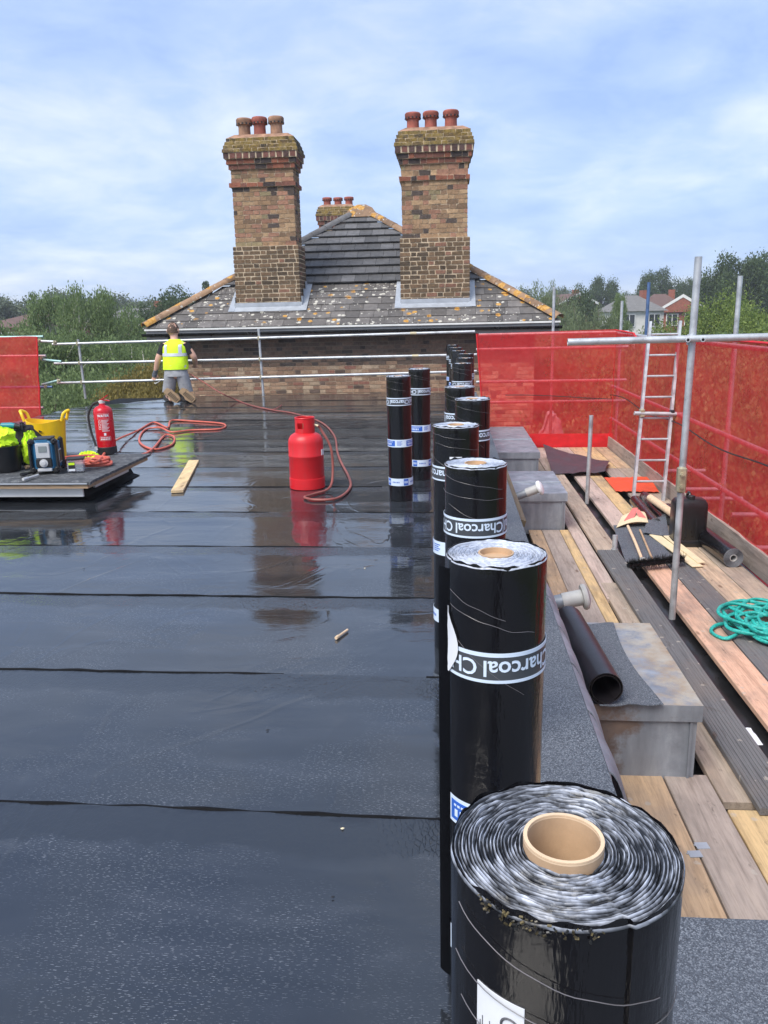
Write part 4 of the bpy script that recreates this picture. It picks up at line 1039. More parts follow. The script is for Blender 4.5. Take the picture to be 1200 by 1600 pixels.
# sloping edge between roof and platform
sp = MB(); sp.sheet(6, 60, lambda u, v: Vector((.50+.20*u, 1.9+13.6*v, -.035-.85*u+.01*nz(u*5, v*40, 3))), .03); o = sp.build('mansard_slope', M['tile_new'], None, loc=(.6, 8, -.9)); tag(o, 'steep dark slope between the flat roof edge and the boards', 'roof slope')
o.color = (1, 1, 1, 1)
bt = MB(); bt.box((.545, 7.2, -.09), (.05, 2.6, .05), (0, R(15), 0)); o = bt.build('edge_batten', M['wood'], None, smooth=False, loc=(.545, 7.2, -.12)); o.color = (.13, .10, .065, 1); tag(o, 'mossy old batten along the roof edge by the vent pipe', 'batten')
# rounded lead flaps hanging over the edge near the rusty box
for k in range(5):
    y = 2.35+.42*k; mb = MB()
    mb.sheet(8, 8, lambda u, v: Vector((.512+.125*u+.03*math.sin(PI*v)*u, y+.40*v*(1-.25*u)+.02*u, .006-.42*u*u-.05*u+.01*math.sin(PI*v)*u)), .006)
    o = mb.build('lead_flap', M['leadbox'], None, loc=(.6, y, -.4)); tag(o, 'rounded grey lead flap lapping over the roof edge', 'flashing', 'lead flaps on the roof edge')
# ------------------------------------------------------------ lead-clad boxes
def lead_box(label, x0, x1, y0, y1, z0, z1, mat):
    t = thing('lead_box', label, 'lead box', ((x0+x1)/2, (y0+y1)/2, z0)); mb = MB()
    def fc(P, nx, ny, cfun):
        a, b_, c, d = [Vector(p) for p in P]
        for j in range(ny+1):
            for i in range(nx+1):
                u, v = i/nx, j/ny; p = a*(1-u)*(1-v)+b_*u*(1-v)+c*u*v+d*(1-u)*v; mb.v.append(tuple(p+Vector((0, -.003*nz(p.x*9, p.z*9, p.y*3), .003*nz(p.x*5, p.y*5, 1))))); mb.c.append(cfun(u, v))
        base = len(mb.v)-(nx+1)*(ny+1); mb.f += [(base+j*(nx+1)+i, base+j*(nx+1)+i+1, base+(j+1)*(nx+1)+i+1, base+(j+1)*(nx+1)+i) for j in range(ny) for i in range(nx)]
    fc([(x0, y0, z0), (x1, y0, z0), (x1, y0, z1), (x0, y0, z1)], 14, 8, lambda u, v: (max(0, 1.45-u*2.3)*.78+max(0, v-.55)*2.6*(1.1-u*.7), 0, 0))
    fc([(x1, y0, z0), (x1, y1, z0), (x1, y1, z1), (x1, y0, z1)], 10, 8, lambda u, v: (0, 0, 0))
    fc([(x0, y1, z0), (x0, y0, z0), (x0, y0, z1), (x0, y1, z1)], 4, 4, lambda u, v: (.4, 0, 0)); fc([(x1, y1, z0), (x0, y1, z0), (x0, y1, z1), (x1, y1, z1)], 4, 4, lambda u, v: (0, 0, 0))
    mb.build('cladding', M[mat], t, smooth=False)
    cp = MB(); o_ = .018; X0, X1, Y0, Y1 = x0-o_, x1+o_, y0-o_, y1+o_; h = .075
    cap = MB(); mb = cap
    fc([(X0, Y0, z1+.012), (X1, Y0, z1+.012), (X1, Y1, z1+.012), (X0, Y1, z1+.012)], 14, 14, lambda u, v: (.1+.5*(u < .12), .45+.35*u, 0))
    for A, B in (((X0, Y0), (X1, Y0)), ((X1, Y0), (X1, Y1)), ((X1, Y1), (X0, Y1)), ((X0, Y1), (X0, Y0))):
        fc([(*A, z1-h), (*B, z1-h), (*B, z1+.012), (*A, z1+.012)], 10, 3, lambda u, v: (.75-.5*u, .15, 0))
    mb.build('cap', M[mat], t, smooth=False)
    for xx in (x1-.03,):
        s_ = MB(); s_.box((xx, y0-.006, (z0+z1-h)/2), (.012, .014, z1-z0-h)); s_.build('corner_seam', M[mat], t, smooth=False)
    if mat == 'leadbox':
        s_ = MB(); yy = y0+(y1-y0)*.45; s_.tube([(X0, yy, z1+.014), (X1, yy, z1+.014)], .012, 8); s_.build('lead_roll', M[mat], t)
    return t
ZT1 = WY(1060, 1103, BY1).z; ZT2 = WY(860, 772, BY2).z
bx1 = lead_box('rust-stained zinc box with a half unrolled felt piece on its lid', .66, 1.20, BY1, G(1000, 978, ZT1).y, ZB-.05, ZT1, 'leadrust')
bx2 = lead_box('grey lead-clad box with a capped vent pipe in front of it', .66, 1.225, BY2, G(850, 738, ZT2).y, ZB-.05, ZT2, 'leadbox')
bx3 = lead_box('grey lead-clad box nearest the end netting', .62, 1.22, G(820, 708, ZT2).y, G(800, 668, ZT2).y, ZB-.05, ZT2, 'leadbox')
def vent(label, base, tip, r, capmat, dome):
    t = thing('vent_pipe', label, 'vent pipe', base); d = (tip-base).normalized(); mb = MB()
    mb.tube([base, base.lerp(tip, .55)], r, 16); mb.build('pipe', M['leadbox'], t); mb = MB(); mb.tube([base.lerp(tip, .5), base.lerp(tip, .93)], r*1.12, 16); mb.build('socket', M['pvc'], t)
    mb = MB(); mb.lathe([(.002, .03), (r*1.1, .028), (r*1.75, .012), (r*1.85, -.005), (r*1.7, -.02), (r*.9, -.024)], 24, tip, d); mb.build('vent_cap', M[capmat], t); return t
pa, pb = G(800, 792, -.30), G(848, 772, -.20)
vent('white-capped vent pipe slanting in front of the second lead box', Vector((.66, bx2.location.y-.75, -.42)), Vector((.93, bx2.location.y-.80, -.30)), .042, 'white', True)
vent('grey-capped vent pipe behind the half unrolled felt piece', Vector((.62, 5.28, -.52)), Vector((.93, 5.30, -.46)), .050, 'pvc', False)
M['memb2'] = simple('satin black felt back', (.014, .012, .015), .34, var=.3, scale=5)
# felt piece half unrolled on the rusty box
fp = thing('felt_offcut', 'half unrolled sheet of black felt resting on the rusty box', 'felt sheet', (.9, 4.3, -.43))
mb = MB(); FY1 = bx1.location.y*2-BY1; mb.sheet(14, 10, lambda u, v: Vector((.72+(.30-.04*math.sin(v*PI)-.03*v)*u, BY1-.05+(FY1-BY1+.02)*v, ZT1+.022+.012*nz(u*3, v*3, 4)+.012*u*u)), .004); mb.build('flat_end', M['mineral'], fp)
mb = MB(); 
pts = []
for i in range(46):
    a = -PI/2-i/45*2*PI*1.9; r = .088-.022*i/45; pts.append((r*math.cos(a), r*math.sin(a)+.0))
def rollpt(i, v, ins): 
    x, z = pts[i]; k = 1-ins*.05; return Vector((.725+x*k-.05*(v-.5), BY1-.04+(FY1-BY1-.12)*v, ZT1+.016+.088+z*k))
nvv = 8
vs = [rollpt(i, j/nvv, 0) for j in range(nvv+1) for i in range(46)]+[rollpt(i, j/nvv, 1) for j in range(nvv+1) for i in range(46)]
K = 46*(nvv+1); fs = []
for j in range(nvv):
    for i in range(45):
        q = (j*46+i, j*46+i+1, (j+1)*46+i+1, (j+1)*46+i); fs.append(q); fs.append(tuple(x+K for x in reversed(q)))
for i in range(45): fs.append((i+1, i, i+K, i+1+K)); e = nvv*46; fs.append((e+i, e+i+1, e+i+1+K, e+i+K))
mb.add(vs, fs); mb.build('rolled_end', M['memb2'], fp, ang=60)
# ------------------------------------------------------------ things on the boards
def lying_roll(label, a, b_, r, group=None, core=True):
    t = thing('felt_roll', label, 'felt roll', (a+b_)/2-Vector((0, 0, r))); mb = MB(); D = (a-b_).normalized(); L = (a-b_).length
    mb.lathe([(r, 0), (r*.995, L*.3), (r, L*.7), (r*.99, L)], 32, b_, D, cap=(True, False)); mb.build('film_wrap', M['film'], t)
    e = MB(); prof = []
    for k in range(9): f = k/9; prof += [(.35*r+.64*r*f, L-.004), (.35*r+.64*r*(f+.07), L+.003)]
    prof.append((r*.99, L)); e.cur = (.03, .03, .035); e.lathe(prof, 32, b_, D); e.c = [((.30, .31, .34) if (i//32) % 2 else (.02, .02, .022)) for i in range(len(e.v))]; e.build('coiled_end', M['rolltop'], t)
    c = MB(); c.lathe([(.36*r, L-.05), (.36*r, L+.004), (.30*r, L+.004), (.29*r, L-.25), (.001, L-.25)], 20, b_, D); c.build('cardboard_core', M['pvc'], t); return t
a = G(1146, 872, ZB+.09); bq = G(1070, 800, ZB+.09)
lying_roll('black felt roll lying along the toe board beside the jerrycan', a, Vector((a.x-.05, a.y+1.0, ZB+.09)), .09)
r_a = G(1045, 760, ZB+.1); lying_roll('black felt roll lying behind the jerrycan', Vector((2.52, 7.75, ZB+.085)), Vector((2.42, 8.85, ZB+.085)), .085)
for k, dx_ in enumerate((0, .14)):
    lying_roll('thin black film roll lying under the cardboard tube', G(1024+dx_*110, 818-k*6, ZB+.06), G(992+dx_*110, 782-k*6, ZB+.06), .062).__setitem__('group', 'thin rolls by the ladder')
ct = thing('cardboard_tube', 'bare tan cardboard tube lying on the thin black rolls', 'tube', (2.2, 7.8, ZB+.1)); mb = MB(); mb.pipe(G(1056, 806, ZB+.165), G(1016, 778, ZB+.165), .042, 20, .005); mb.build('tube', M['cardcut'], ct)
# jerrycan
jc = G(1080, 858, ZB+.0); jt = thing('jerrycan', 'black plastic jerrycan with screw cap standing by the red netting', 'jerrycan', jc)
def rrect(cx_, cy_, a, b_, r, z, n=5):
    out = []
    for qx, qy, s0 in ((1, -1, -PI/2), (1, 1, 0), (-1, 1, PI/2), (-1, -1, PI)):
        for i in range(n+1): an = s0+PI/2*i/n; out.append(Vector((cx_+qx*(a-r)+r*math.cos(an), cy_+qy*(b_-r)+r*math.sin(an), z)))
    return out
X, Y, Z = jc; mb = MB()
mb.loft([rrect(X, Y+.16, a, b_, .04, Z+z) for a, b_, z in ((.15, .10, 0), (.157, .11, .015), (.157, .11, .06), (.151, .104, .07), (.157, .11, .085), (.157, .11, .40), (.153, .105, .435), (.135, .09, .465), (.09, .06, .478))]); mb.build('body', M['black_pl'], jt, ang=50)
mb = MB(); mb.lathe([(.03, .46), (.034, .475), (.034, .505), (.03, .51), (.001, .511)], 18, (X, Y+.11, Z)); mb.build('screw_cap', M['rubber'], jt)
mb = MB(); mb.tube(smooth_path([(X, Y+.15, Z+.47), (X, Y+.17, Z+.515), (X, Y+.23, Z+.51), (X, Y+.25, Z+.455)], 5), .014, 8); mb.build('handle', M['black_pl'], jt)
for s_ in (-.05, .05):
    mb = MB(); mb.box((X+s_, Y+.05, Z+.19), (.02, .008, .20), bev=.003); mb.build('rib', M['black_pl'], jt)
# orange-red plastic sheet over the hatch
mb = MB(); A_, B_, C_, D_ = G(944, 746, ZB+.03), G(1015, 745, ZB+.03), G(1030, 768, ZB+.03), G(962, 767, ZB+.03)
mb.sheet(16, 4, lambda u, v: (D_*(1-u)+C_*u)*(1-v)+(A_*(1-u)+B_*u)*v+Vector((0, 0, .012*math.sin(u*42)*.4+.012*nz(u*3, v*3, 1))), .004); o = mb.build('plastic_sheet', M['orange_sheet'], None, loc=(D_+B_)/2); tag(o, 'ribbed orange plastic sheet lying by the ladder foot', 'plastic sheet')
# dark folded membrane over the boards by the third box
mb = MB(); A_, B_, C_, D_ = G(848, 712, ZB+.02), G(952, 724, ZB+.02), G(945, 742, ZB+.02), G(862, 744, ZB+.02)
mb.sheet(24, 10, lambda u, v: (D_*(1-u)+C_*u)*(1-v)+(A_*(1-u)+B_*u)*v+Vector((0, 0, .03+.05*abs(nz(u*2.5, v*2, 6))+.16*(1-u)**2*v)), .004); o = mb.build('folded_membrane', M['memb'], None, loc=(D_+B_)/2); tag(o, 'folded dark plastic membrane draped over boards by the end lead box', 'membrane')
# dustpan-like felt offcuts, broom head, trowels
mb = MB(); A_, B_, C_, D_ = G(958, 826, ZB+.02), G(1012, 822, ZB+.02), G(1052, 876, ZB+.02), G(978, 880, ZB+.02)
mb.sheet(10, 10, lambda u, v: (D_*(1-u)+C_*u)*(1-v)+(A_*(1-u)+B_*u)*v+Vector((0, 0, .015+.09*max(0, v-.75)*4*.25+.01*nz(u*3, v*3, 2))), .004); o = mb.build('felt_offcut', M['mineral'], None, loc=(D_+B_)/2); tag(o, 'square grey felt offcut lying under the tools', 'felt sheet')
mb = MB(); A_, B_, C_, D_ = G(1012, 812, ZB+.1), G(1040, 806, ZB+.1), G(1046, 838, ZB+.06), G(1004, 832, ZB+.06)
mb.sheet(8, 8, lambda u, v: (D_*(1-u)+C_*u)*(1-v)+(A_*(1-u)+B_*u)*v+Vector((0, 0, .015*nz(u*3, v*3, 3))), .005); o = mb.build('felt_offcut', M['mineral'], None, loc=(D_+B_)/2); tag(o, 'small curled felt offcut leaning on the thin black rolls', 'felt sheet')
bs, be = G(981, 884, ZB+.06), G(1068, 874, ZB+.06)
bh = thing('broom_head', 'black bristle broom head lying at the edge of the felt offcut', 'broom', (bs+be)/2-Vector((0, 0, .03))); mb = MB(); mb.tube([bs, be], .022, 8); mb.build('stock', M['rubber'], bh)
mb = MB(); rnd = random.Random(8)
for i in range(1500):
    p = bs.lerp(be, rnd.random()); d = Vector((rnd.uniform(-.3, .3), rnd.uniform(-1, .35), rnd.uniform(-.3, .9))).normalized()*rnd.uniform(.045, .085); s_ = Vector((.004, 0, .0))
    mb.add([p-s_, p+s_, p+d], [(0, 1, 2)])
o = mb.build('bristles', M['rubber'], bh, smooth=False); o['kind'] = 'stuff'
def tool(label, pts, r, mats, name='hand_tool', cat='tool'):
    t = thing(name, label, cat, Vector(pts[0])); return t
w0, w1 = G(981, 822, ZB+.12), G(1004, 876, ZB+.06)
wt = thing('wooden_handle', 'worn wooden tool handle with pale round end lying on the felt', 'tool', (w0+w1)/2); mb = MB(); mb.tube(smooth_path([w0, w0.lerp(w1, .5)+Vector((0, 0, .01)), w1], 5), .014, 10); mb.build('shaft', M['cardcut'], wt)
mb = MB(); D = (w1-w0).normalized(); mb.lathe([(.016, -.05), (.022, 0), (.042, .02), (.045, .045), (.036, .05), (.02, .03), (.001, .02)], 18, w1, D); mb.build('socket', M['pvc'], wt)
w0, w1 = G(1000, 828, ZB+.06), G(1022, 880, ZB+.05); mb = MB(); mb.tube([w0, w1], .010, 8); o = mb.build('wooden_handle', M['card'], None, loc=w1-Vector((0, 0, .01))); tag(o, 'thin brown wooden handle lying behind the bristle broom head', 'tool')
sh = thing('dustpan', 'upturned pale dustpan with pink folded flaps on the boards', 'dustpan', G(985, 826, ZB)); A_, B_, C_, D_ = G(963, 824, ZB+.06), G(1013, 816, ZB+.10), G(1008, 800, ZB+.10), G(972, 806, ZB+.06)
mb = MB(); mb.sheet(10, 6, lambda u, v: (A_*(1-u)+B_*u)*(1-v)+(D_*(1-u)+C_*u)*v+Vector((0, 0, .03*math.sin(PI*u))), .005); mb.build('pan', M['cream'], sh)
M['pink'] = simple('faded pink plastic', (.62, .17, .15), .55, var=.1)
for (p0, p1, wd) in (((982, 814), (993, 794), .045), ((1006, 812), (996, 797), .035)):
    a, b_ = G(*p0, ZB+.09), G(*p1, ZB+.17); mb = MB(); u = Vector((wd, 0, 0)); mb.prism([a-u, a+u, b_+u*.6, b_-u*.6], (0, .006, .004)); mb.build('flap', M['pink'], sh, smooth=False)
for k, (p0, p1, wd, lab) in enumerate((((1022, 836), (1090, 886), .05, 'long cream trim strip lying past the tall post'), ((1042, 838), (1096, 880), .035, 'short cream trim strip on top of the longer strip'))):
    a, b_ = G(*p0, ZB+.045+.012*k), G(*p1, ZB+.012+.012*k); d = (b_-a).normalized(); u = Vector((d.y, -d.x, 0))*wd; mb = MB(); mb.prism([a-u, a+u, b_+u, b_-u], (0, 0, .008)); o = mb.build('trim_strip', M['cream'], None, smooth=False, loc=(a+b_)/2); tag(o, lab, 'trim')
# teal rope coil
rnd = random.Random(12); c0 = G(1188, 985, ZB); rt = thing('rope', 'loose coil of teal twisted rope on the black ribbed board', 'rope', c0)
pts = []; 
for i in range(120):
    a = i*.62+.5*math.sin(i*.37); r = .20+.10*math.sin(i*.71)+.05*math.sin(i*1.9); pts.append((c0.x+.10+r*1.15*math.cos(a), c0.y+.02+r*1.3*math.sin(a), ZB+.018+.0010*i*.6+.02*abs(math.sin(i*.9))))
pts += [(c0.x-.14, c0.y-.15, ZB+.06), (c0.x-.31, c0.y-.20, ZB+.016), (c0.x-.36, c0.y-.05, ZB+.016), (c0.x-.22, c0.y+.06, ZB+.03), (c0.x+.05, c0.y-.12, ZB+.08), (c0.x-.03, c0.y-.38, ZB+.016), (c0.x+.16, c0.y-.46, ZB+.016), (c0.x+.4, c0.y-.25, ZB+.016)]
sp_ = smooth_path(pts, 7); mb = MB(); mb.tube(sp_, .0125, 9, rfun=lambda i, a: 1+.22*math.cos(3*a-i*.95)); mb.build('strand', M['rope'], rt, ang=80)
for px, py, lab in ((1086, 1335, 'small zinc clip plate on the orange-tan board'), (1097, 1322, 'small zinc clip plate on the cracked grey board')):
    q = G(px, py, ZB+.001); mb = MB(); mb.box(q+Vector((0, 0, .002)), (.055, .042, .003), (0, 0, .1)); mb.box(q+Vector((-.03, 0, .003)), (.012, .006, .004)); o = mb.build('clip_plate', M['lead'], None, smooth=False, loc=q); tag(o, lab, 'clip')
q = G(1168, 1150, ZB-.04); mb = MB(); mb.sheet(5, 5, lambda u, v: q+Vector((-.05+.1*u, -.09+.18*v, .01*nz(u*3, v*3, 1))), .002); o = mb.build('paper_scrap', M['paper'], None, loc=q); tag(o, 'pale scrap of printed film in the dark gap', 'scrap')
# polythene heap beyond the end net
q = WY(862, 665, 14.6); mb = MB(); mb.grid(18, 18, lambda u, v: Vector((q.x+.55*(u-.5), q.y+.4*(v-.5)+.1*nz(u*6, v*6, 1), q.z-.35+.62*math.sin(PI*u)*math.sin(PI*v)+.13*nz(u*7, v*7, 5)))); o = mb.build('polythene_heap', M['polythene'], None, smooth=False, loc=(q.x, q.y, q.z-.35)); tag(o, 'crumpled white polythene bundle behind the end netting', 'polythene')
# ------------------------------------------------------------ gas bottle and hose
gp = G(476, 766, .004); gy_ = gp.y+.15; gt = thing('gas_bottle', 'red propane gas bottle with collar standing on the wet roof', 'gas bottle', (gp.x, gy_, .004))
mb = MB(); mb.lathe([(.150, .075), (.153, .09), (.153, .28), (.1555, .284), (.1555, .292), (.153, .296), (.153, .40), (.148, .43), (.130, .462), (.098, .482), (.06, .49), (.001, .492)], 40, (gp.x, gy_, .004)); mb.build('body', M['red_gas'], gt)
mb = MB(); mb.lathe([(.146, .095), (.157, .09), (.157, .0), (.150, .0), (.148, .06)], 40, (gp.x, gy_, .004)); mb.build('foot_ring', M['red_gas'], gt)
mb = MB(); vs = []; n = 48                       # shroud with a hand hole
holes = [(-1.9, -.95)]
def rim(a0, a1, z0, z1):
    k = MB(); kk = 16; v = []; f = []
    for i in range(kk+1):
        a = a0+(a1-a0)*i/kk
        for r_, zq in ((.086, z0), (.086, z1), (.081, z1), (.081, z0)): v.append((gp.x+r_*math.cos(a), gy_+r_*math.sin(a), .004+zq))
    for i in range(kk):
        for q in range(4): f.append((i*4+q, (i+1)*4+q, (i+1)*4+(q+1) % 4, i*4+(q+1) % 4))
    mb.add(v, f)
rim(-1.55, 2*PI-2.25, .47, .615); rim(-2.25, -1.55, .47, .525); rim(-2.25, -1.55, .575, .615)
mb.tube([(gp.x+.0835*math.cos(2*PI*i/40), gy_+.0835*math.sin(2*PI*i/40), .619) for i in range(40)], .006, 6, closed=True); mb.build('collar', M['red_gas'], gt)
mb = MB(); mb.tube([(gp.x, gy_, .49), (gp.x, gy_, .575)], .02, 10); mb.tube([(gp.x, gy_, .55), (gp.x+.09, gy_, .555), (gp.x+.12, gy_-.01, .545)], .012, 8); mb.build('valve', M['clip'], gt)
mb = MB(); mb.box((gp.x+.150, gy_-.03, .32), (.006, .05, .05), (0, 0, -.2)); mb.build('sticker', M['paper'], gt, smooth=False)
h = [Vector((gp.x+.12, gy_-.01, .548)), G(503, 668, .56), WY(520, 700, gy_-.05), WY(520, 745, gy_-.12), G(510, 765, .014), G(484, 775, .014), G(480, 780, .014), G(510, 783, .014), G(540, 775, .014), WY(548, 760, gy_-.1), WY(530, 715, gy_+.2), WY(520, 680, gy_+.8), WY(500, 660, gy_+1.5)]
h = [Vector((gp.x+.12, gy_-.01, .548)), WY(502, 672, gy_), WY(517, 700, gy_-.02), WY(520, 740, gy_-.05), G(514, 763, .03), G(490, 772, .014), G(476, 777, .014), G(495, 781, .014), G(528, 778, .014), G(547, 762, .014), G(545, 745, .014), G(533, 722, .014), G(527, 705, .014), G(523, 682, .014), G(508, 664, .014), G(488, 654, .014), G(455, 645, .014), G(422, 640, .014), G(395, 634, .014), G(372, 626, .02), WY(345, 614, 14.2), WY(318, 597, 14.6), WY(296, 584, 14.75)]
ho = MB(); ho.tube(smooth_path(h, 8), .011, 9); o = ho.build('gas_hose', M['hose_dk'], None, loc=(gp.x+.3, gy_, 0)); tag(o, 'dull red gas hose running from the bottle to the kneeling worker', 'hose')
# short branch of hose on the roof
ho = MB(); ho.tube(smooth_path([G(410, 637, .012), G(425, 640, .012), G(436, 636, .02), G(440, 633, .03)], 6), .010, 8); o = ho.build('hose_end', M['hose_dk'], None, loc=G(420, 639)); tag(o, 'short loose hose end beside the gas hose', 'hose')
# ------------------------------------------------------------ loose timber and scraps on the wet roof
a, b_ = G(277, 770, .004), G(303, 722, .004); d = (b_-a).normalized(); u = Vector((d.y, -d.x, 0))*.052; mb = MB(); mb.prism([a-u, a+u, b_+u, b_-u], (0, 0, .022)); o = mb.build('timber_batten', M['wood'], None, smooth=False, loc=(a+b_)/2); o.color = (.72, .52, .28, 1); tag(o, 'pale timber batten lying on the wet roof', 'batten')
a, b_ = G(525, 997, .010), G(543, 984, .010); mb = MB(); mb.tube([a, a.lerp(b_, .2), a.lerp(b_, .25), b_], [.008, .009, .006, .0055], 8); o = mb.build('stick', M['cardcut'], None, loc=(a+b_)/2); tag(o, 'short pale stick lying on the wet felt', 'stick')
rnd = random.Random(3)
for k, (px, py, c) in enumerate(((570, 888, 'cream'), (420, 644, 'paper'), (535, 1295, 'cream'), (131, 889, 'rubber'), (418, 1141, 'rubber'), (520, 1402, 'rubber'))):
    q = G(px, py, .003); mb = MB(); L = .009+.006*rnd.random(); mb.prism([q+Vector((-L/2, 0, 0)), q+Vector((0, -L*.3, 0)), q+Vector((L/2, .002, 0)), q+Vector((0, L*.35, 0))], (0, .001, .0015)); o = mb.build('scrap', M[c], None, smooth=False, loc=q)
    tag(o, ('pale' if c != 'rubber' else 'black')+' little scrap lying on the wet felt', 'scrap', 'scraps on the roof')
# ------------------------------------------------------------ raised plinth on the left
px1 = -2.93; pf = 6.15; pbk = 7.48; pz = .215; pxl = -5.6
pt = thing('roof_plinth', 'raised felt-topped roof plinth with timber edge and white board', 'plinth', ((px1+pxl)/2, (pf+pbk)/2, 0))
mb = MB(); mb.loft([[Vector((pxl, pf+.24-.08*q, z)), Vector((px1-.20+.10*q, pf+.24-.08*q, z)), Vector((px1-.20+.10*q, pbk-.05, z)), Vector((pxl, pbk-.05, z))] for q, z in ((1, .002), (.35, .02), (0, .09))]); mb.build('upstand', M['bitumen'], pt, smooth=False)
mb = MB(); mb.box(((pxl+px1-.12)/2, pf+.075, .098), (px1-.10-pxl, .02, .082)); mb.box((px1-.13, (pf+pbk)/2+.03, .108), (.02, (pbk-pf)*.55, .058)); mb.build('white_board', M['whitepaint'], pt, smooth=False)
mb = MB(); mb.box(((pxl+px1-.03)/2, pf+.02, .162), (px1-.03-pxl, .045, .042)); mb.box((px1-.05, (pf+pbk)/2+.02, .162), (.045, pbk-pf-.05, .042)); o = mb.build('timber_edge', M['wood_x'], pt, smooth=False); o.color = (.42, .29, .18, 1)
mb = MB(); mb.sheet(40, 30, lambda u, v: Vector((pxl+(px1-pxl)*u, pf-.015+(pbk-pf+.03)*v, pz-.012+.006*nz(u*30, v*20, 3)-.008*(v < .02))), .022); mb.build('felt_top', M['mineral2'], pt)
PZ = pz-.004
mb = MB(); mb.box(((pxl+px1)/2, pf-.018, pz-.03), (px1-pxl-.05, .006, .012)); mb.build('edge_trim', M['lead'], pt, smooth=False)
# fire extinguisher
q = G(168, 708, PZ); et = thing('fire_extinguisher', 'red water fire extinguisher with black hose standing on the plinth', 'extinguisher', (q.x, q.y, PZ), rot=(0, R(-.5), 0))
mb = MB(); mb.lathe([(.09, .05), (.09, .41), (.084, .435), (.062, .457), (.030, .470), (.026, .490), (.001, .492)], 36); mb.build('cylinder', M['red_ext'], et, world=False)
mb = MB(); mb.lathe([(.001, 0), (.094, 0), (.0945, .065), (.091, .07), (.089, .055)], 36); mb.build('base_cup', M['rubber'], et, world=False)
mb = MB(); mb.lathe([(.022, .485), (.026, .49), (.026, .515), (.018, .52), (.001, .521)], 16); mb.tube([(-.03, 0, .503), (.03, 0, .503)], .011, 10); mb.build('valve', M['greypl'], et, world=False)
mb = MB()
for pa in ([(-.02, 0, .52), (.02, -.01, .535), (.075, -.015, .57)], [(-.02, 0, .515), (.04, -.005, .522), (.085, -.01, .512)]):
    P = smooth_path(pa, 4); mb.loft([[p+Vector((0, s1*.012, s2*.004)) for s1, s2 in ((-1, -1), (1, -1), (1, 1), (-1, 1))] for p in P])
mb.build('lever', M['red_ext'], et, world=False, smooth=False)
mb = MB(); mb.tube(smooth_path([(-.03, 0, .503), (-.085, -.02, .48), (-.135, -.03, .38), (-.125, -.04, .24), (-.085, -.07, .12), (-.07, -.085, .075)], 8), .011, 10); mb.build('discharge_hose', M['rubber'], et, world=False)
mb = MB(); mb.tube([(-.07, -.085, .08), (-.06, -.09, .045)], .012, 8); mb.build('nozzle', M['greypl'], et, world=False)
def cylw(v, z0, a): return [Vector((.0908*math.sin(a+x/.09), -.0908*math.cos(a+x/.09), z0+y)) for x, y, _ in v]
def put(mb, s_, size, z0, a, bold=.0004): v, f = text_mesh(s_, size, bold); mb.add(cylw(v, z0, a), f)
def cbox(mb, x0, x1, z0, z1, a, t=.0012):
    for A, B, C, D in ((x0, x1, z0, z0+t), (x0, x1, z1-t, z1), (x0, x0+t, z0, z1), (x1-t, x1, z0, z1)):
        k = 8; mb.add(cylw([(A+(B-A)*i/k, zz, 0) for zz in (C, D) for i in range(k+1)], 0, a), [(i, i+1, i+k+2, i+k+1) for i in range(k)])
def cfill(mb, x0, x1, z0, z1, a): k = 4; mb.add(cylw([(x0+(x1-x0)*i/k, zz, 0) for zz in (z0, z1) for i in range(k+1)], 0, a), [(i, i+1, i+k+2, i+k+1) for i in range(k)])
mb = MB(); A0 = R(22); put(mb, 'WATER', .032, .375, A0, .0012); cbox(mb, -.056, .056, .345, .398, A0)
for i in range(10): cfill(mb, -.022, .05-.010*(i % 3), .330-.0115*i, .3345-.0115*i, A0)
for i in range(3): cbox(mb, -.052, -.030, .308-.032*i, .332-.032*i, A0, .003)
cfill(mb, -.008, .012, .185, .21, A0); cbox(mb, -.052, .052, .135, .175, A0); 
for i in range(6): cfill(mb, -.043+.015*i, -.032+.015*i, .143, .155, A0); cfill(mb, -.043+.015*i, -.032+.015*i, .161, .168, A0)
mb.build('printed_panel', M['white'], et, world=False, smooth=False)
# yellow tub
q0 = G(75, 704, PZ-.05); yq = 7.22; L0, L1 = WY(44, 655, yq), WY(104, 648, yq); cx_ = (WY(48, 700, yq).x+WY(105, 700, yq).x)/2
tb_ = thing('flexible_tub', 'bright yellow flexible tub with two handles behind the radio', 'tub', (cx_, yq, PZ)); 
mb = MB(); n = 32
def trg(r, z, dip, th=0): return [Vector((cx_+(r-th)*math.cos(2*PI*i/n), yq+(r-th)*.8*math.sin(2*PI*i/n), PZ+z+dip*math.cos(4*PI*i/n))) for i in range(n)]
mb.loft([trg(.155, 0, 0), trg(.16, .1, 0), trg(.172, .24, .003), trg(.182, .345, .012), trg(.186, .365, .016), trg(.186, .365, .016, .008), trg(.17, .22, 0, .008), trg(.15, .02, 0, .008)]); mb.build('bucket', M['yellow'], tb_)
for s_ in (-1, 1):
    P = smooth_path([(cx_+s_*.182, yq-.05, PZ+.36), (cx_+s_*.205, yq-.045, PZ+.43), (cx_+s_*.235, yq, PZ+.455), (cx_+s_*.205, yq+.045, PZ+.43), (cx_+s_*.182, yq+.05, PZ+.36)], 5); mb = MB(); mb.tube(P, .014, 8); mb.build('handle', M['yellow'], tb_)
mb = MB(); mb.prism([(cx_+.0, yq-.150, PZ+.265), (cx_+.035, yq-.150, PZ+.275), (cx_, yq-.150, PZ+.29)], (0, .004, 0)); mb.build('tear', M['rubber'], tb_, smooth=False)
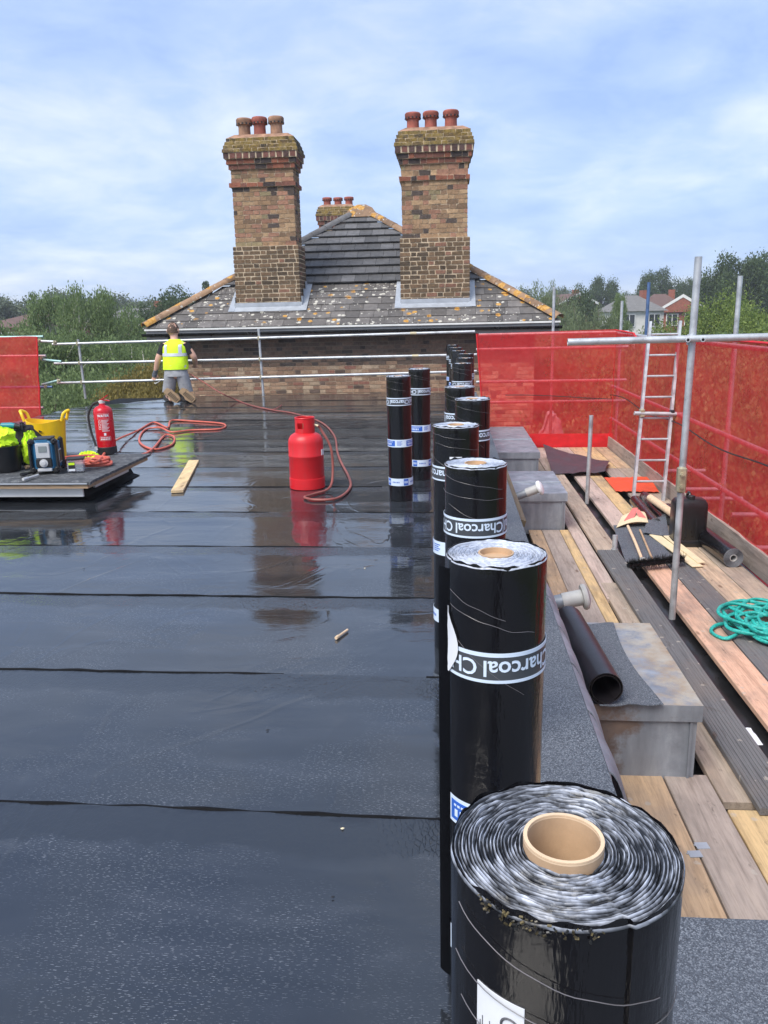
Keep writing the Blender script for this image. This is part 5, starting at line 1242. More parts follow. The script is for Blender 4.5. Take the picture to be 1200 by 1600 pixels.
# radio
q = G(68, 741, PZ); rd = thing('site_radio', 'blue and grey jobsite radio with small screen on the plinth', 'radio', (q.x, q.y+.06, PZ), rz=R(14))
mb = MB(); mb.box((0, .06, .15), (.205, .20, .27), bev=.03); mb.build('body', M['bluepl'], rd, world=False, ang=30)
mb = MB()
for sx in (-1, 1):
    for zq in (.03, .275): mb.box((sx*.095, -.03, zq), (.05, .07, .055), bev=.018)
    mb.box((sx*.108, -.03, .15), (.02, .05, .22), bev=.006); mb.box((sx*.104, .155, .15), (.04, .05, .28), bev=.015)
mb.box((0, .06, .295), (.14, .16, .016), bev=.005); mb.build('bumpers', M['rubber'], rd, world=False)
mb = MB(); mb.box((0, -.046, .20), (.115, .02, .13), bev=.006); fpz = mb.build('front_panel', M['greypl'], rd, world=False)
mb = MB(); mb.box((0, -.058, .215), (.066, .004, .05)); mb.build('screen', M['screen'], fpz, world=False, smooth=False)
mb = MB(); mb.box((0, -.05, .285), (.09, .01, .018)); mb.build('badge', M['bluepl'], rd, world=False, smooth=False)
mb = MB(); mb.box((0, -.047, .095), (.13, .02, .075), bev=.006); mb.build('control_plate', M['rubber'], rd, world=False)
mb = MB(); mb.lathe([(.034, 0), (.034, .010), (.020, .012), (.018, .02), (.001, .021)], 24, (0, -.055, .095), (0, -1, 0)); mb.build('dial', M['greypl'], rd, world=False)
mb = MB(); mb.box((0, -.045, .035), (.12, .02, .03), bev=.006); mb.build('lower_grille', M['greypl'], rd, world=False)
mb = MB(); mb.box((.108, .06, .14), (.012, .10, .12), bev=.01); sp2 = mb.build('side_speaker', M['greypl'], rd, world=False); mb = MB(); mb.box((.113, .06, .14), (.008, .075, .095), bev=.008); mb.build('speaker_mesh', M['rubber'], sp2, world=False)
# clear box, coil of hose, bucket with clothes, bits
q = G(116, 738, PZ); bx_ = thing('plastic_box', 'small clear plastic box with black lid beside the radio', 'box', (q.x, q.y+.05, PZ), rz=R(18)); mb = MB(); mb.box((0, 0, .055), (.135, .10, .108), bev=.008); mb.build('box', M['clear'], bx_, world=False)
mb = MB(); mb.box((0, 0, .115), (.15, .115, .014), bev=.005); mb.build('lid', M['rubber'], bx_, world=False); mb = MB(); mb.box((-.03, -.052, .05), (.05, .003, .08)); lb_ = mb.build('label', M['rubber'], bx_, world=False, smooth=False); mb = MB(); mb.box((-.03, -.054, .075), (.05, .002, .02)); mb.build('green_stripe', M['hivis'], lb_, world=False, smooth=False); mb = MB(); mb.box((-.03, -.054, .022), (.05, .002, .018)); mb.build('white_stripe', M['paper'], lb_, world=False, smooth=False)
c0 = G(140, 724, PZ+.02); pts = []
for i in range(44):
    a = i/44*2*PI*4.0; r = .19+.02*math.sin(i*1.3); pts.append((c0.x-.04+r*1.1*math.cos(a), c0.y+.02+r*.8*math.sin(a), PZ+.016+.017*(i//12)+.004*math.sin(i)))
pts += [G(178, 690, .10), G(215, 673, .012), G(240, 660, .012), G(262, 668, .012), G(268, 657, .02), G(300, 658, .012), G(348, 662, .012), G(345, 670, .012), G(300, 672, .012), G(268, 675, .014), G(250, 668, .03), G(226, 672, .012), G(218, 690, .012), G(240, 702, .012), G(268, 695, .012), G(272, 683, .02), G(258, 680, .012), G(240, 700, .02), G(226, 709, .012), G(208, 712, .012)]
mb = MB(); mb.tube(smooth_path(pts, 8), .0125, 9); o = mb.build('orange_hose', M['hose'], None, loc=(c0.x, c0.y, PZ)); tag(o, 'orange hose coiled on the plinth and snaking across the roof', 'hose')
q = G(10, 738, PZ); bk = thing('builders_bucket', 'black builders bucket full of hi-vis clothing at the left', 'bucket', (q.x-.06, q.y+.1, PZ)); mb = MB(); bx0, by0, _ = bk.location
mb.lathe([(.001, 0), (.125, 0), (.150, .21), (.158, .215), (.158, .225), (.146, .225), (.12, .015)], 32, (bx0, by0, PZ)); mb.build('pail', M['black_pl'], bk)
def cloth(c, rx, ry, rz_, mat, name, lab, sd, cat='clothing'):
    mb = MB(); mb.grid(48, 28, lambda u, v: .022*Vector((nz(math.cos(2*PI*u)*7, math.sin(2*PI*u)*7, v*9+sd), nz(math.cos(2*PI*u)*7, math.sin(2*PI*u)*7, v*9+sd+20), 1.6*abs(nz(math.cos(2*PI*u)*6, math.sin(2*PI*u)*6, v*8+sd+40))))+Vector((c.x+rx*math.cos(2*PI*u)*math.sin(PI*v)*(1+.35*nz(math.cos(2*PI*u)*2, v*5, sd)), c.y+ry*math.sin(2*PI*u)*math.sin(PI*v)*(1+.35*nz(math.sin(2*PI*u)*2, v*5, sd+3)), c.z-rz_*math.cos(PI*v)*(1+.3*nz(math.cos(2*PI*u)*3, math.sin(2*PI*u)*3, sd+v*2)))))
    o = mb.build(name, M[mat], None, loc=(c.x, c.y, c.z-rz_)); tag(o, lab, cat); return o
cloth(Vector((bx0-.02, by0, PZ+.27)), .15, .13, .09, 'hivis', 'hivis_vest', 'crumpled hi-vis vest stuffed in the black bucket', 1)
cloth(Vector((bx0+.19, by0+.12, PZ+.17)), .06, .10, .14, 'hivis', 'hivis_vest', 'hi-vis vest hanging beside the black bucket', 2)
cloth(Vector((bx0+.02, by0+.30, PZ+.17)), .19, .11, .17, 'shirt', 'work_bag', 'black cloth bag slumped behind the bucket', 3, 'bag')
cloth(Vector((bx0+.56, by0+.42, PZ+.035)), .11, .07, .04, 'hivis', 'hivis_vest', 'flattened hi-vis vest between tub and extinguisher', 4)
q = Vector((bx0-.02, by0+.2, PZ+.37)); dr = thing('cordless_drill', 'teal and black cordless drill lying on the black bag', 'drill', q); mb = MB(); mb.tube([q+Vector((-.08, 0, .0)), q+Vector((.01, 0, .0)), q+Vector((.05, 0, -.005))], [.026, .028, .02], 12); mb.build('body', M['teal_pl'], dr); mb = MB(); mb.tube([q+Vector((.045, 0, -.004)), q+Vector((.095, .0, -.012))], [.026, .016], 12); mb.build('chuck', M['rubber'], dr); mb = MB(); mb.tube([q+Vector((-.04, 0, .0)), q+Vector((-.07, .03, -.06))], .02, 8); mb.build('grip', M['rubber'], dr)
for k, (pa, pb, r_, mt, lab) in enumerate((((33, 742), (58, 736), .016, 'darksteel', 'dark metal clamp lying by the bucket'), ((36, 749), (60, 742), .013, 'greypl', 'grey metal bar lying in front of the radio'), ((40, 730), (55, 727), .018, 'card', 'tan glove lying by the bucket'))):
    a, b_ = G(*pa, PZ+r_), G(*pb, PZ+r_); mb = MB(); mb.tube([a, a.lerp(b_, .3), a.lerp(b_, .35), b_], [r_, r_, r_*.7, r_*.75], 6); o = mb.build('tool_piece', M[mt], None, smooth=False, loc=(a+b_)/2-Vector((0, 0, r_))); tag(o, lab, 'tool')
# ------------------------------------------------------------ kneeling worker
wp = G(272, 629, .0)
wk = thing('person', 'kneeling worker in yellow hi-vis vest and grey shorts seen from behind', 'person', (wp.x, wp.y+.25, .006))
def apply_mods(ob):
    me = bpy.data.meshes.new_from_object(ob.evaluated_get(bpy.context.evaluated_depsgraph_get())); bpy.data.objects.remove(ob); return me
def skin_mesh(J, E, vox=.011, extra=None):
    me = bpy.data.meshes.new('skin'); names = list(J); me.from_pydata([J[n][0] for n in names], [(names.index(a), names.index(b_)) for a, b_ in E], []); me.update()
    ob = bpy.data.objects.new('skin', me); COL.objects.link(ob); sk = ob.modifiers.new('s', 'SKIN'); sk.use_smooth_shade = True
    for i, n in enumerate(names):
        r_ = J[n][1]; me.skin_vertices[0].data[i].radius = r_ if isinstance(r_, tuple) else (r_, r_)
    me.skin_vertices[0].data[0].use_root = True
    sb = ob.modifiers.new('d', 'SUBSURF'); sb.levels = 2; sb.render_levels = 2
    me2 = apply_mods(ob)
    if extra:
        a = MB(); a.v = [tuple(v.co) for v in me2.vertices]; a.f = [tuple(p.vertices) for p in me2.polygons]; extra(a); me2 = a.mesh('b')
        ob = bpy.data.objects.new('skin', me2); COL.objects.link(ob); rm = ob.modifiers.new('r', 'REMESH'); rm.mode = 'VOXEL'; rm.voxel_size = vox; sm = ob.modifiers.new('m', 'SMOOTH'); sm.iterations = 3; me2 = apply_mods(ob)
    return me2
def ball(a, c, rx, ry, rz_, n=16):
    a.lathe([(math.sin(PI*i/n)*1.0+1e-4, -math.cos(PI*i/n)) for i in range(n+1)], 20); k = (n+1)*20
    a.v[-k:] = [(c[0]+x*rx, c[1]+y*ry, c[2]+z*rz_) for x, y, z in a.v[-k:]]
J = {'pel': ((0, 0, .50), (.13, .095)), 'sp': ((0, .01, .66), (.115, .085)), 'ch': ((0, .035, .86), (.135, .095)), 'nb': ((-.005, .06, 1.00), (.065, .06)), 'nk': ((-.012, .08, 1.06), .056), 'hd': ((-.02, .10, 1.16), .07),
     'sl': ((-.165, .04, .945), .055), 'el': ((-.255, .01, .715), .052), 'wl': ((-.325, .06, .515), .035), 'hl': ((-.352, .075, .44), (.034, .02)), 'sr': ((.165, .04, .945), .055), 'er': ((.275, .05, .72), .052), 'wr': ((.22, .27, .60), .035), 'hr': ((.17, .34, .57), (.034, .02)),
     'hpl': ((-.085, 0, .46), .088), 'knl': ((-.155, .05, .075), .062), 'akl': ((-.01, -.33, .10), .04), 'tol': ((.02, -.40, .04), .035), 'hpr': ((.085, 0, .46), .088), 'knr': ((.12, .05, .075), .062), 'akr': ((.22, -.31, .11), .04), 'tor': ((.25, -.38, .05), .035)}
E = [('pel', 'sp'), ('sp', 'ch'), ('ch', 'nb'), ('nb', 'nk'), ('nk', 'hd'), ('ch', 'sl'), ('sl', 'el'), ('el', 'wl'), ('wl', 'hl'), ('ch', 'sr'), ('sr', 'er'), ('er', 'wr'), ('wr', 'hr'), ('pel', 'hpl'), ('hpl', 'knl'), ('knl', 'akl'), ('akl', 'tol'), ('pel', 'hpr'), ('hpr', 'knr'), ('knr', 'akr'), ('akr', 'tor')]
def extra(a):
    ball(a, (-.03, .115, 1.185), .078, .104, .122)              # skull
    ball(a, (-.055, .185, 1.150), .047, .045, .055)                # jaw and face front
    ball(a, (-.065, .230, 1.17), .013, .02, .024); ball(a, (-.062, .218, 1.125), .024, .016, .010)
    for s_ in (-1, 1): ball(a, (-.03+s_*.080, .105, 1.17), .016, .028, .038)
    for hx, hy, hz, dv, sd_ in ((-.352, .075, .44, Vector((-.25, .1, -.95)), 1), (.17, .34, .57, Vector((-.2, .8, -.5)), -1)):
        dv = dv.normalized(); u = dv.cross(Vector((0, 1, .2))).normalized()
        for i, L in enumerate((.058, .07, .066, .05)):
            b0 = Vector((hx, hy, hz))+u*(.026-.0175*i)+dv*.03; w_ = dv.cross(u)*sd_; a.tube([b0-dv*.02, b0+dv*L*.45, b0+dv*L*.75+w_*.014, b0+dv*L*.8+w_*.035], [.0105, .0095, .009, .008], 8)
        b0 = Vector((hx, hy, hz))+u*.03; a.tube([b0-dv*.02, b0+u*.022+dv*.012, b0+u*.028+dv*.045], [.012, .011, .009], 8)
me = skin_mesh(J, E, .010, extra); me.materials.append(M['skin']); shade(me, 80); body = obj('body', me, wk); wk.scale = (1.28, 1.15, 1.10)
hz_ = MB(); hz_.grid(26, 16, lambda u, v: Vector((-.03+(.086+.010*nz(u*26, v*9, 1))*math.cos(2*PI*u)*math.cos(v*PI/2*.999), .108+(.112+.010*nz(u*20, v*9, 4))*math.sin(2*PI*u)*math.cos(v*PI/2*.999), 1.190+.125*math.sin(v*PI/2)+.008*nz(u*40, v*20, 7)-.05*(math.sin(2*PI*u) < -.1)*(1-v)+.004*nz(u*30, v*12, 2)))); hz_.build('hair', M['hair'], body, world=False)
def ell(cx_, cy_, z, rx, ry, n=28, wob=0, sd=0): return [Vector((cx_+rx*math.cos(2*PI*i/n)*(1+wob*nz(i*.9, z*9, sd)), cy_+ry*math.sin(2*PI*i/n)*(1+wob*nz(i*.9, z*9, sd+5)), z)) for i in range(n)]
mb = MB(); mb.loft([ell(0, .0, .50, .160, .125), ell(0, .01, .62, .155, .12), ell(0, .03, .80, .172, .125), ell(0, .04, .93, .175, .12), ell(0, .05, .985, .12, .09), ell(-.005, .065, 1.03, .066, .062)], cap=False)
def sleeve(a, b_, r0, r1):
    a, b_ = Vector(a), Vector(b_); mb.tube([a, a.lerp(b_, .5), b_], [r0, (r0+r1)/2, r1], 14)
sleeve((-.145, .04, .955), (-.222, .02, .785), .068, .058); sleeve((.145, .04, .955), (.228, .05, .785), .068, .058); mb.build('shirt', M['shirt'], body, world=False)
mb = MB(); rg_ = [ell(0, .0, .535, .186, .150, wob=.10, sd=1), ell(0, .0, .60, .188, .150, wob=.10, sd=2), ell(0, .012, .70, .180, .142, wob=.08, sd=3), ell(0, .03, .82, .184, .138, wob=.02, sd=4), ell(0, .04, .91, .186, .132, wob=.02), ell(0, .05, .965, .165, .11), ell(0, .055, .995, .12, .09), ell(-.003, .062, 1.035, .075, .07)]
mb.loft(rg_, cap=False); vest = mb.build('hivis_vest', M['hivis'], body, world=False, ang=60)
def belt(z0, z1, k0, k1, name='reflective_band'):
    b2 = MB(); b2.loft([ell(0, k0[0], z0, k0[1]+.004, k0[2]+.004, wob=k0[3], sd=k0[4]), ell(0, k1[0], z1, k1[1]+.004, k1[2]+.004, wob=k1[3], sd=k1[4])], cap=False); b2.build(name, M['reflect'], vest, world=False)
belt(.56, .605, (.0, .180, .144, .045, 1), (.0, .182, .144, .045, 2)); belt(.755, .805, (.02, .183, .142, .03, 3), (.028, .187, .142, .02, 4))
for sx in (-1, 1):
    b2 = MB(); b2.sheet(2, 8, lambda u, v: Vector((sx*(.085+.045*u), .03-.139*math.sqrt(max(.05, 1-((.085+.045*u)/.19)**2))-.004+.02*v+.085*max(0, v-.65)*2.3, .80+.185*v)), .003); b2.build('reflective_band', M['reflect'], vest, world=False)
mb = MB(); mb.loft([ell(0, 0, .56, .150, .118), ell(0, -.005, .50, .168, .135, wob=.05), ell(0, -.005, .42, .178, .135, wob=.05)], cap=True)
for sx, kx in ((-1, -.15), (1, .122)): mb.loft([ell(sx*.088, 0, .45, .092, .115, 18, .06, sx), ell(sx*.10, .01, .35, .094, .108, 18, .08, sx), ell((sx*.10+kx)/2, .02, .25, .096, .105, 18, .08, sx), ell(kx, .035, .155, .092, .100, 18, .08, sx)], cap=True)
mb.build('shorts', M['shorts'], body, world=False, ang=60)
for nm, (kx, ax, hx) in (('l', (-.155, .0, -.05)), ('r', (.12, .225, .165))):
    mb = MB(); mb.tube([(kx, .06, .055), (kx, .02, .05), (kx, -.05, .06)], [.066, .074, .060], 12); mb.build('knee_pad', M['rubber'], body, world=False)
    toe = Vector((ax+.12, -.42, .055)); heel = Vector((ax-.06, -.37, .225)); ax_ = (heel-toe).normalized(); side = Vector((0, -1, .05)).cross(ax_).normalized(); nr = ax_.cross(side).normalized()
    if nr.y > 0: nr = -nr
    bt_ = MB(); so_ = MB(); rgs = []; rs = []
    for t_, w_, hgt in ((-.03, .034, .05), (0.0, .052, .07), (.09, .062, .09), (.18, .048, .11), (.26, .048, .13), (.295, .034, .11)):
        c_ = toe+ax_*t_*.85; rgs.append([c_+side*w_*math.cos(a)+nr*(-hgt*.5+hgt*.5*math.sin(a)) for a in [2*PI*i/14 for i in range(14)]]); rs.append([c_+side*w_*1.08*sx+nr*q for sx, q in ((-1, -.004), (1, -.004), (1, .02), (-1, .02))])
    bt_.loft(rgs); bo = bt_.build('boot', M['boot'], body, world=False, ang=60); so_.loft(rs); so_.build('sole', M['boot'], bo, world=False, smooth=False)
    tr_ = MB()
    for i in range(7):
        c_ = toe+ax_*(.00+.032*i)*.85+nr*.022; tr_.tube([c_-side*.032, c_+side*.032], .006, 5)
    tr_.build('tread', M['rubber'], bo, world=False)
    mb = MB(); mb.tube([(ax-.02, -.27, .10), (ax-.02, -.34, .13)], [.05, .048], 12); mb.build('sock', M['shirt'], body, world=False)
mb = MB(); mb.tube([(-.312, .055, .545), (-.335, .065, .49), (-.352, .075, .44), (-.360, .08, .41)], [.034, .034, .040, .036], 12); mb.build('glove', M['glove'], body, world=False)
kn = thing('seam_knife', 'small hooked felt knife held in the worker glove', 'knife', wk.location+Vector((-.375, .09, .36))); mb = MB(); q = Vector(kn.location); mb.tube(smooth_path([q+Vector((.03, 0, .03)), q, q+Vector((-.06, 0, -.03)), q+Vector((-.10, 0, -.025))], 4), .006, 6); mb.build('blade', M['galv'], kn)
# ------------------------------------------------------------ trees
def tree_proto(kind, seed, H, Rw, nleaf, leafs, base=.18, airy=.0, leafkey='birch', bark='bark', clumps=60, droop=0.0):
    rnd = np.random.RandomState(seed); tr = MB()
    tp = [Vector((0, 0, 0))]
    for i in range(1, 7): tp.append(Vector((tp[-1].x+rnd.uniform(-.03, .03)*H, tp[-1].y+rnd.uniform(-.03, .03)*H, H*.92*i/6)))
    tr.tube(smooth_path(tp, 3), [max(.012*H*.1, H*.016*(1-.9*i/18)) for i in range(19)], 8)
    cl = []
    for k in range(clumps):
        hz = base+(1-base)*rnd.beta(1.5, 1.25) if kind != 'cone' else base+(1-base)*rnd.beta(1.0, 1.5)
        if kind == 'cone': rr = Rw*(1-hz)*1.05+.05*Rw
        elif kind == 'col': rr = Rw*(.95 if hz < .7 else (1-hz)/.3*.8+.15)
        else: rr = Rw*math.sqrt(max(0.02, 1-((hz-(base+.42*(1-base)))/(.60*(1-base)))**2))
        a = rnd.uniform(0, 2*PI); r = rr*math.sqrt(rnd.uniform(.15, 1))
        i = min(5, int(hz/.92*6*.8)); s0 = tp[i]; c = Vector((math.cos(a)*r, math.sin(a)*r, hz*H)); cl.append((c, Rw*rnd.uniform(.16, .34)*(1 if kind != 'cone' else .8)))
        m_ = s0.lerp(c, .5)+Vector((0, 0, .03*H)); tr.tube([s0, m_, c], [H*.005, H*.0032, H*.001], 5)
        if airy and rnd.rand() < .5:
            t_ = c+Vector((rnd.uniform(-.2, .2), rnd.uniform(-.2, .2), rnd.uniform(.1, .35)))*Rw*.6; tr.tube([c, t_], [H*.002, H*.0007], 4); cl.append((t_, Rw*.12))
    C = np.array([c for c, _ in cl]); S = np.array([s for _, s in cl]); pr_ = S**2/np.sum(S**2)
    idx = rnd.choice(len(cl), nleaf, p=pr_); d = rnd.normal(size=(nleaf, 3)); d /= np.linalg.norm(d, axis=1)[:, None]
    rad = S[idx]*rnd.uniform(.25, 1.0, nleaf)**.6*(1+.35*rnd.normal(size=nleaf)*.5); P = C[idx]+d*rad[:, None]*np.array([1, 1, .8])
    P[:, 2] -= droop*rnd.rand(nleaf)*S[idx]*1.6
    P[:, 2] = np.maximum(P[:, 2], .2)
    n = rnd.normal(size=(nleaf, 3))+np.array([0, 0, .6])+d*.5; n /= np.linalg.norm(n, axis=1)[:, None]
    t = np.cross(n, rnd.normal(size=(nleaf, 3))); t /= np.linalg.norm(t, axis=1)[:, None]; b_ = np.cross(n, t); L = leafs*rnd.uniform(.6, 1.4, nleaf)[:, None]
    if droop: t = t*.4+np.array([0, 0, -1]); t /= np.linalg.norm(t, axis=1)[:, None]; b_ = np.cross(n, t); b_ /= np.linalg.norm(b_, axis=1)[:, None]
    V = np.stack([P-t*L, P+b_*L*.5+n*L*.12, P+t*L, P-b_*L*.5+n*L*.12], 1).reshape(-1, 3).astype(np.float32)
    me = bpy.data.meshes.new('crown'); me.vertices.add(len(V)); me.vertices.foreach_set('co', V.ravel()); me.loops.add(nleaf*4); me.loops.foreach_set('vertex_index', np.arange(nleaf*4, dtype=np.int32))
    me.polygons.add(nleaf); me.polygons.foreach_set('loop_start', np.arange(0, nleaf*4, 4, dtype=np.int32)); me.polygons.foreach_set('loop_total', np.full(nleaf, 4, dtype=np.int32)); me.update(); me.validate()
    me.materials.append(LEAF[leafkey]); tm = tr.mesh('trunk'); tm.materials.append(M[bark]); shade(tm, 60)
    return tm, me, H, Rw
PT = {
 'birch': tree_proto('round', 1, 11.5, 2.7, 42000, .058, .16, 1, 'birch', 'birchbark', 85, .25),
 'birch2': tree_proto('round', 2, 11.5, 2.4, 34000, .058, .20, 1, 'birch', 'birchbark', 70, .35),
 'willow': tree_proto('round', 3, 11.0, 3.2, 44000, .066, .12, 1, 'willow', 'bark', 85, .7),
 'round': tree_proto('round', 4, 11.0, 4.2, 36000, .11, .15, 0, 'dark', 'bark', 95),
 'bright': tree_proto('round', 5, 9.5, 3.6, 44000, .07, .10, 0, 'bright', 'bark', 90),
 'far': tree_proto('round', 6, 12.0, 5.2, 30000, .17, .12, 0, 'far', 'bark', 80),
 'oak': tree_proto('round', 7, 14.0, 6.0, 40000, .17, .2, 0, 'dark', 'bark', 80),
 'gold': tree_proto('cone', 8, 9.0, 2.0, 60000, .036, .03, 0, 'gold', 'bark', 150, .3),
 'cone': tree_proto('cone', 9, 13.0, 2.6, 9000, .22, .08, 0, 'dark', 'bark', 90),
 'shrub': tree_proto('round', 10, 7.0, 3.0, 75000, .038, .04, 0, 'birch', 'bark', 90, .2)}
def gz_at(y): return -8.5+max(0, min(1, (y-50)/200.))*4.0
trees_n = 0
def tree(kind, px, ytop, Y, label, group=None, wide=1.0, rz=None):
    global trees_n
    tm, me, H, Rw = PT[kind]; p = WY(px, ytop, Y); z0 = gz_at(Y); k = (p.z-z0)/(H*1.06)
    t = thing('tree', label, 'tree', (p.x, Y, z0), group=group, rz=rz if rz is not None else trees_n*1.7); trees_n += 1
    for nm, m_ in (('trunk', tm), ('crown', me)): obj(nm, m_, t, scale=(k*wide, k*wide, k))
    return t
# left side, beyond the guard rail
LT = [('birch', 130, 424, 31, 'airy birch rising highest beyond the left guard rail', 0.68), ('birch2', 62, 440, 33, 'thin birch with sparse pointed top beside the taller birch', 0.7), ('birch', 182, 462, 36, 'birch with pale stems left of the worker', 0.75),
      ('birch2', 95, 500, 25, 'slim birch right behind the top rail left of its first post', 1.2), ('shrub', 30, 505, 27, 'broad leafy tree above the left netting panel', 1.3), ('birch', 160, 505, 27, 'pale-stemmed birch between the first post and the golden conifers', 1.2), ('shrub', 215, 520, 30, 'leafy tree rising behind the golden conifers', 1.2), ('shrub', 95, 565, 21.5, 'low leafy bush behind the first guard rail post', 1.0), ('shrub', 50, 575, 20.5, 'low leafy bush beside the edge of the left netting', 1.2), ('shrub', 0, 550, 22, 'leafy bush seen through the left netting', 1.3), ('birch2', -45, 470, 34, 'slim birch beyond the far end of the left netting', 1.2), ('shrub', 265, 500, 34, 'leafy tree beside the left corner of the house eaves', 1.2),
      ('gold', 232, 522, 20.5, 'tall golden-brown conifer beside the house wall corner', .9), ('gold', 196, 538, 20.2, 'golden conifer left of the tall golden one', 1.0), ('gold', 170, 556, 19.9, 'small golden conifer at the end of the golden row', 1.1), ('gold', 252, 535, 19.6, 'golden conifer directly behind the worker', 1.1), ('gold', 214, 566, 18.8, 'low golden conifer left of the worker', 1.3)]
for kd, px, yt, Y, lab, w_ in LT: tree(kd, px, yt, Y, lab or ('golden conifer foliage low behind the guard rail' if kd == 'gold' else 'leafy green tree filling the gap beyond the left guard rail'), None if lab else ('low golden conifers' if kd == 'gold' else 'green trees beyond the left rail'), w_)
for kd, px, yt, Y, lab, w_ in [('round', 262, 451, 62, 'dense dark round tree left of the house roof', .8), ('cone', 322, 428, 95, 'dark pointed conifer just above the left hip', .75), ('far', 225, 464, 80, None, 1), ('far', 20, 460, 90, None, 1.1), ('far', 95, 452, 100, None, 1.0), ('far', 160, 458, 110, None, 1.1), ('far', -40, 455, 95, None, 1.1), ('far', 290, 462, 120, None, 1.0), ('far', 205, 468, 140, None, 1.0), ('far', 345, 455, 140, None, 1.0), ('oak', 400, 460, 110, None, .8),
      ('willow', 818, 433, 46, 'pale feathery tree at the right end of the house roof', 0.5), ('willow', 860, 431, 50, 'pale feathery tree with drooping top behind the end post', 0.5), ('willow', 925, 462, 42, 'broad pale feathery tree behind the end netting', 0.7), ('birch2', 968, 446, 44, 'slim greyish tree behind the platform corner post', 0.42), ('round', 905, 447, 75, 'mid green round tree left of the dark domed tree', 0.5),
      ('oak', 942, 434, 120, 'dark domed tree far behind the feathery trees', 0.6), ('oak', 1030, 421, 118, 'big dark spreading tree behind the gabled house', 0.58), ('oak', 1075, 436, 130, 'dark tree right of the big spreading tree', 0.5), ('oak', 1150, 397, 80, 'huge dark oak crown towering at the right', 0.6), ('oak', 1196, 398, 86, 'second huge dark oak at the right edge', 0.6), ('oak', 1118, 428, 95, None, 0.5),
      ('bright', 1122, 452, 36, 'bright yellow-green tree behind the right scaffold post', 0.62), ('bright', 1190, 470, 33, 'leafy green tree at the right behind the net', 0.6), ('bright', 1060, 497, 38, 'bright leafy bush below the brick gable house', 0.7), ('willow', 880, 478, 36, 'low feathery tree between the end post and the house hip', 0.8), ('willow', 985, 502, 36, 'feathery tree in front of the white house', 0.6), ('far', 800, 450, 110, None, .9), ('far', 880, 448, 130, None, .9), ('far', 985, 455, 140, None, 0.5), ('far', 1050, 462, 150, None, 0.5), ('far', 1240, 440, 110, None, 1.2), ('oak', 1260, 410, 90, None, .9), ('far', 745, 455, 130, None, .9),
      ('shrub', 870, 520, 22, 'leafy bush seen through the end netting beside its post', 1.3), ('gold', 900, 525, 20.5, 'brownish conifer seen through the end netting', 1.3), ('shrub', 945, 520, 21, 'leafy bush behind the corner where both nettings meet', 1.3), ('gold', 860, 560, 19.8, 'low brownish conifer behind the polythene bundle', 1.4), ('shrub', 1010, 520, 22, 'leafy bush behind the ladder top', 1.4), ('shrub', 1090, 525, 20, 'leafy bush behind the tall scaffold post', 1.4), ('shrub', 1170, 530, 18, 'leafy bush behind the long netting near the cross tube end', 1.4), ('shrub', 1250, 540, 16, None, 1.4), ('shrub', 1330, 540, 14.5, None, 1.4), ('birch2', 1160, 500, 24, 'slim tree behind the second outer scaffold post', 1.3), ('bright', 1290, 470, 26, 'bright leafy tree past the end of the long netting', 1.2), ('shrub', 960, 590, 17.8, 'low bush pressed against the netting corner', 1.2), ('shrub', 905, 600, 18.6, 'low bush behind the polythene bundle', 1.2)]:
    near = Y < 60
    tree(kd, px, yt, Y, lab or ('leafy green tree behind the scaffold netting' if near else 'distant hazy green tree on the skyline'), None if lab else ('trees behind the netting' if near else 'distant skyline trees'), w_)
wd = MB(); rnd = np.random.RandomState(5); nl = 60000
ang = rnd.uniform(-1.25, 1.25, nl); dist = rnd.uniform(150, 330, nl); hh = (np.array([7+4.2*mn.noise(Vector((a*14, d*.012, 1)))+1.5*mn.noise(Vector((a*50, d*.05, 4))) for a, d in zip(ang, dist)]))*np.sqrt(rnd.uniform(.02, 1, nl))
Pq = np.stack([np.sin(ang)*dist, np.cos(ang)*dist, np.array([gz_at(y) for y in np.cos(ang)*dist])+hh], 1); n_ = rnd.normal(size=(nl, 3)); n_ /= np.linalg.norm(n_, axis=1)[:, None]; t_ = np.cross(n_, rnd.normal(size=(nl, 3))); t_ /= np.linalg.norm(t_, axis=1)[:, None]; b2 = np.cross(n_, t_); sz = rnd.uniform(.5, 1.0, nl)[:, None]
V = np.stack([Pq-t_*sz, Pq+b2*sz*.6, Pq+t_*sz, Pq-b2*sz*.6], 1).reshape(-1, 3)
wd.v = [tuple(v) for v in V.tolist()]; wd.f = [(4*i, 4*i+1, 4*i+2, 4*i+3) for i in range(nl)]
o = wd.build('far_wood', LEAF['far'], None, smooth=False); o['kind'] = 'stuff'; tag(o, 'far-off belt of trees along the horizon', 'wood')
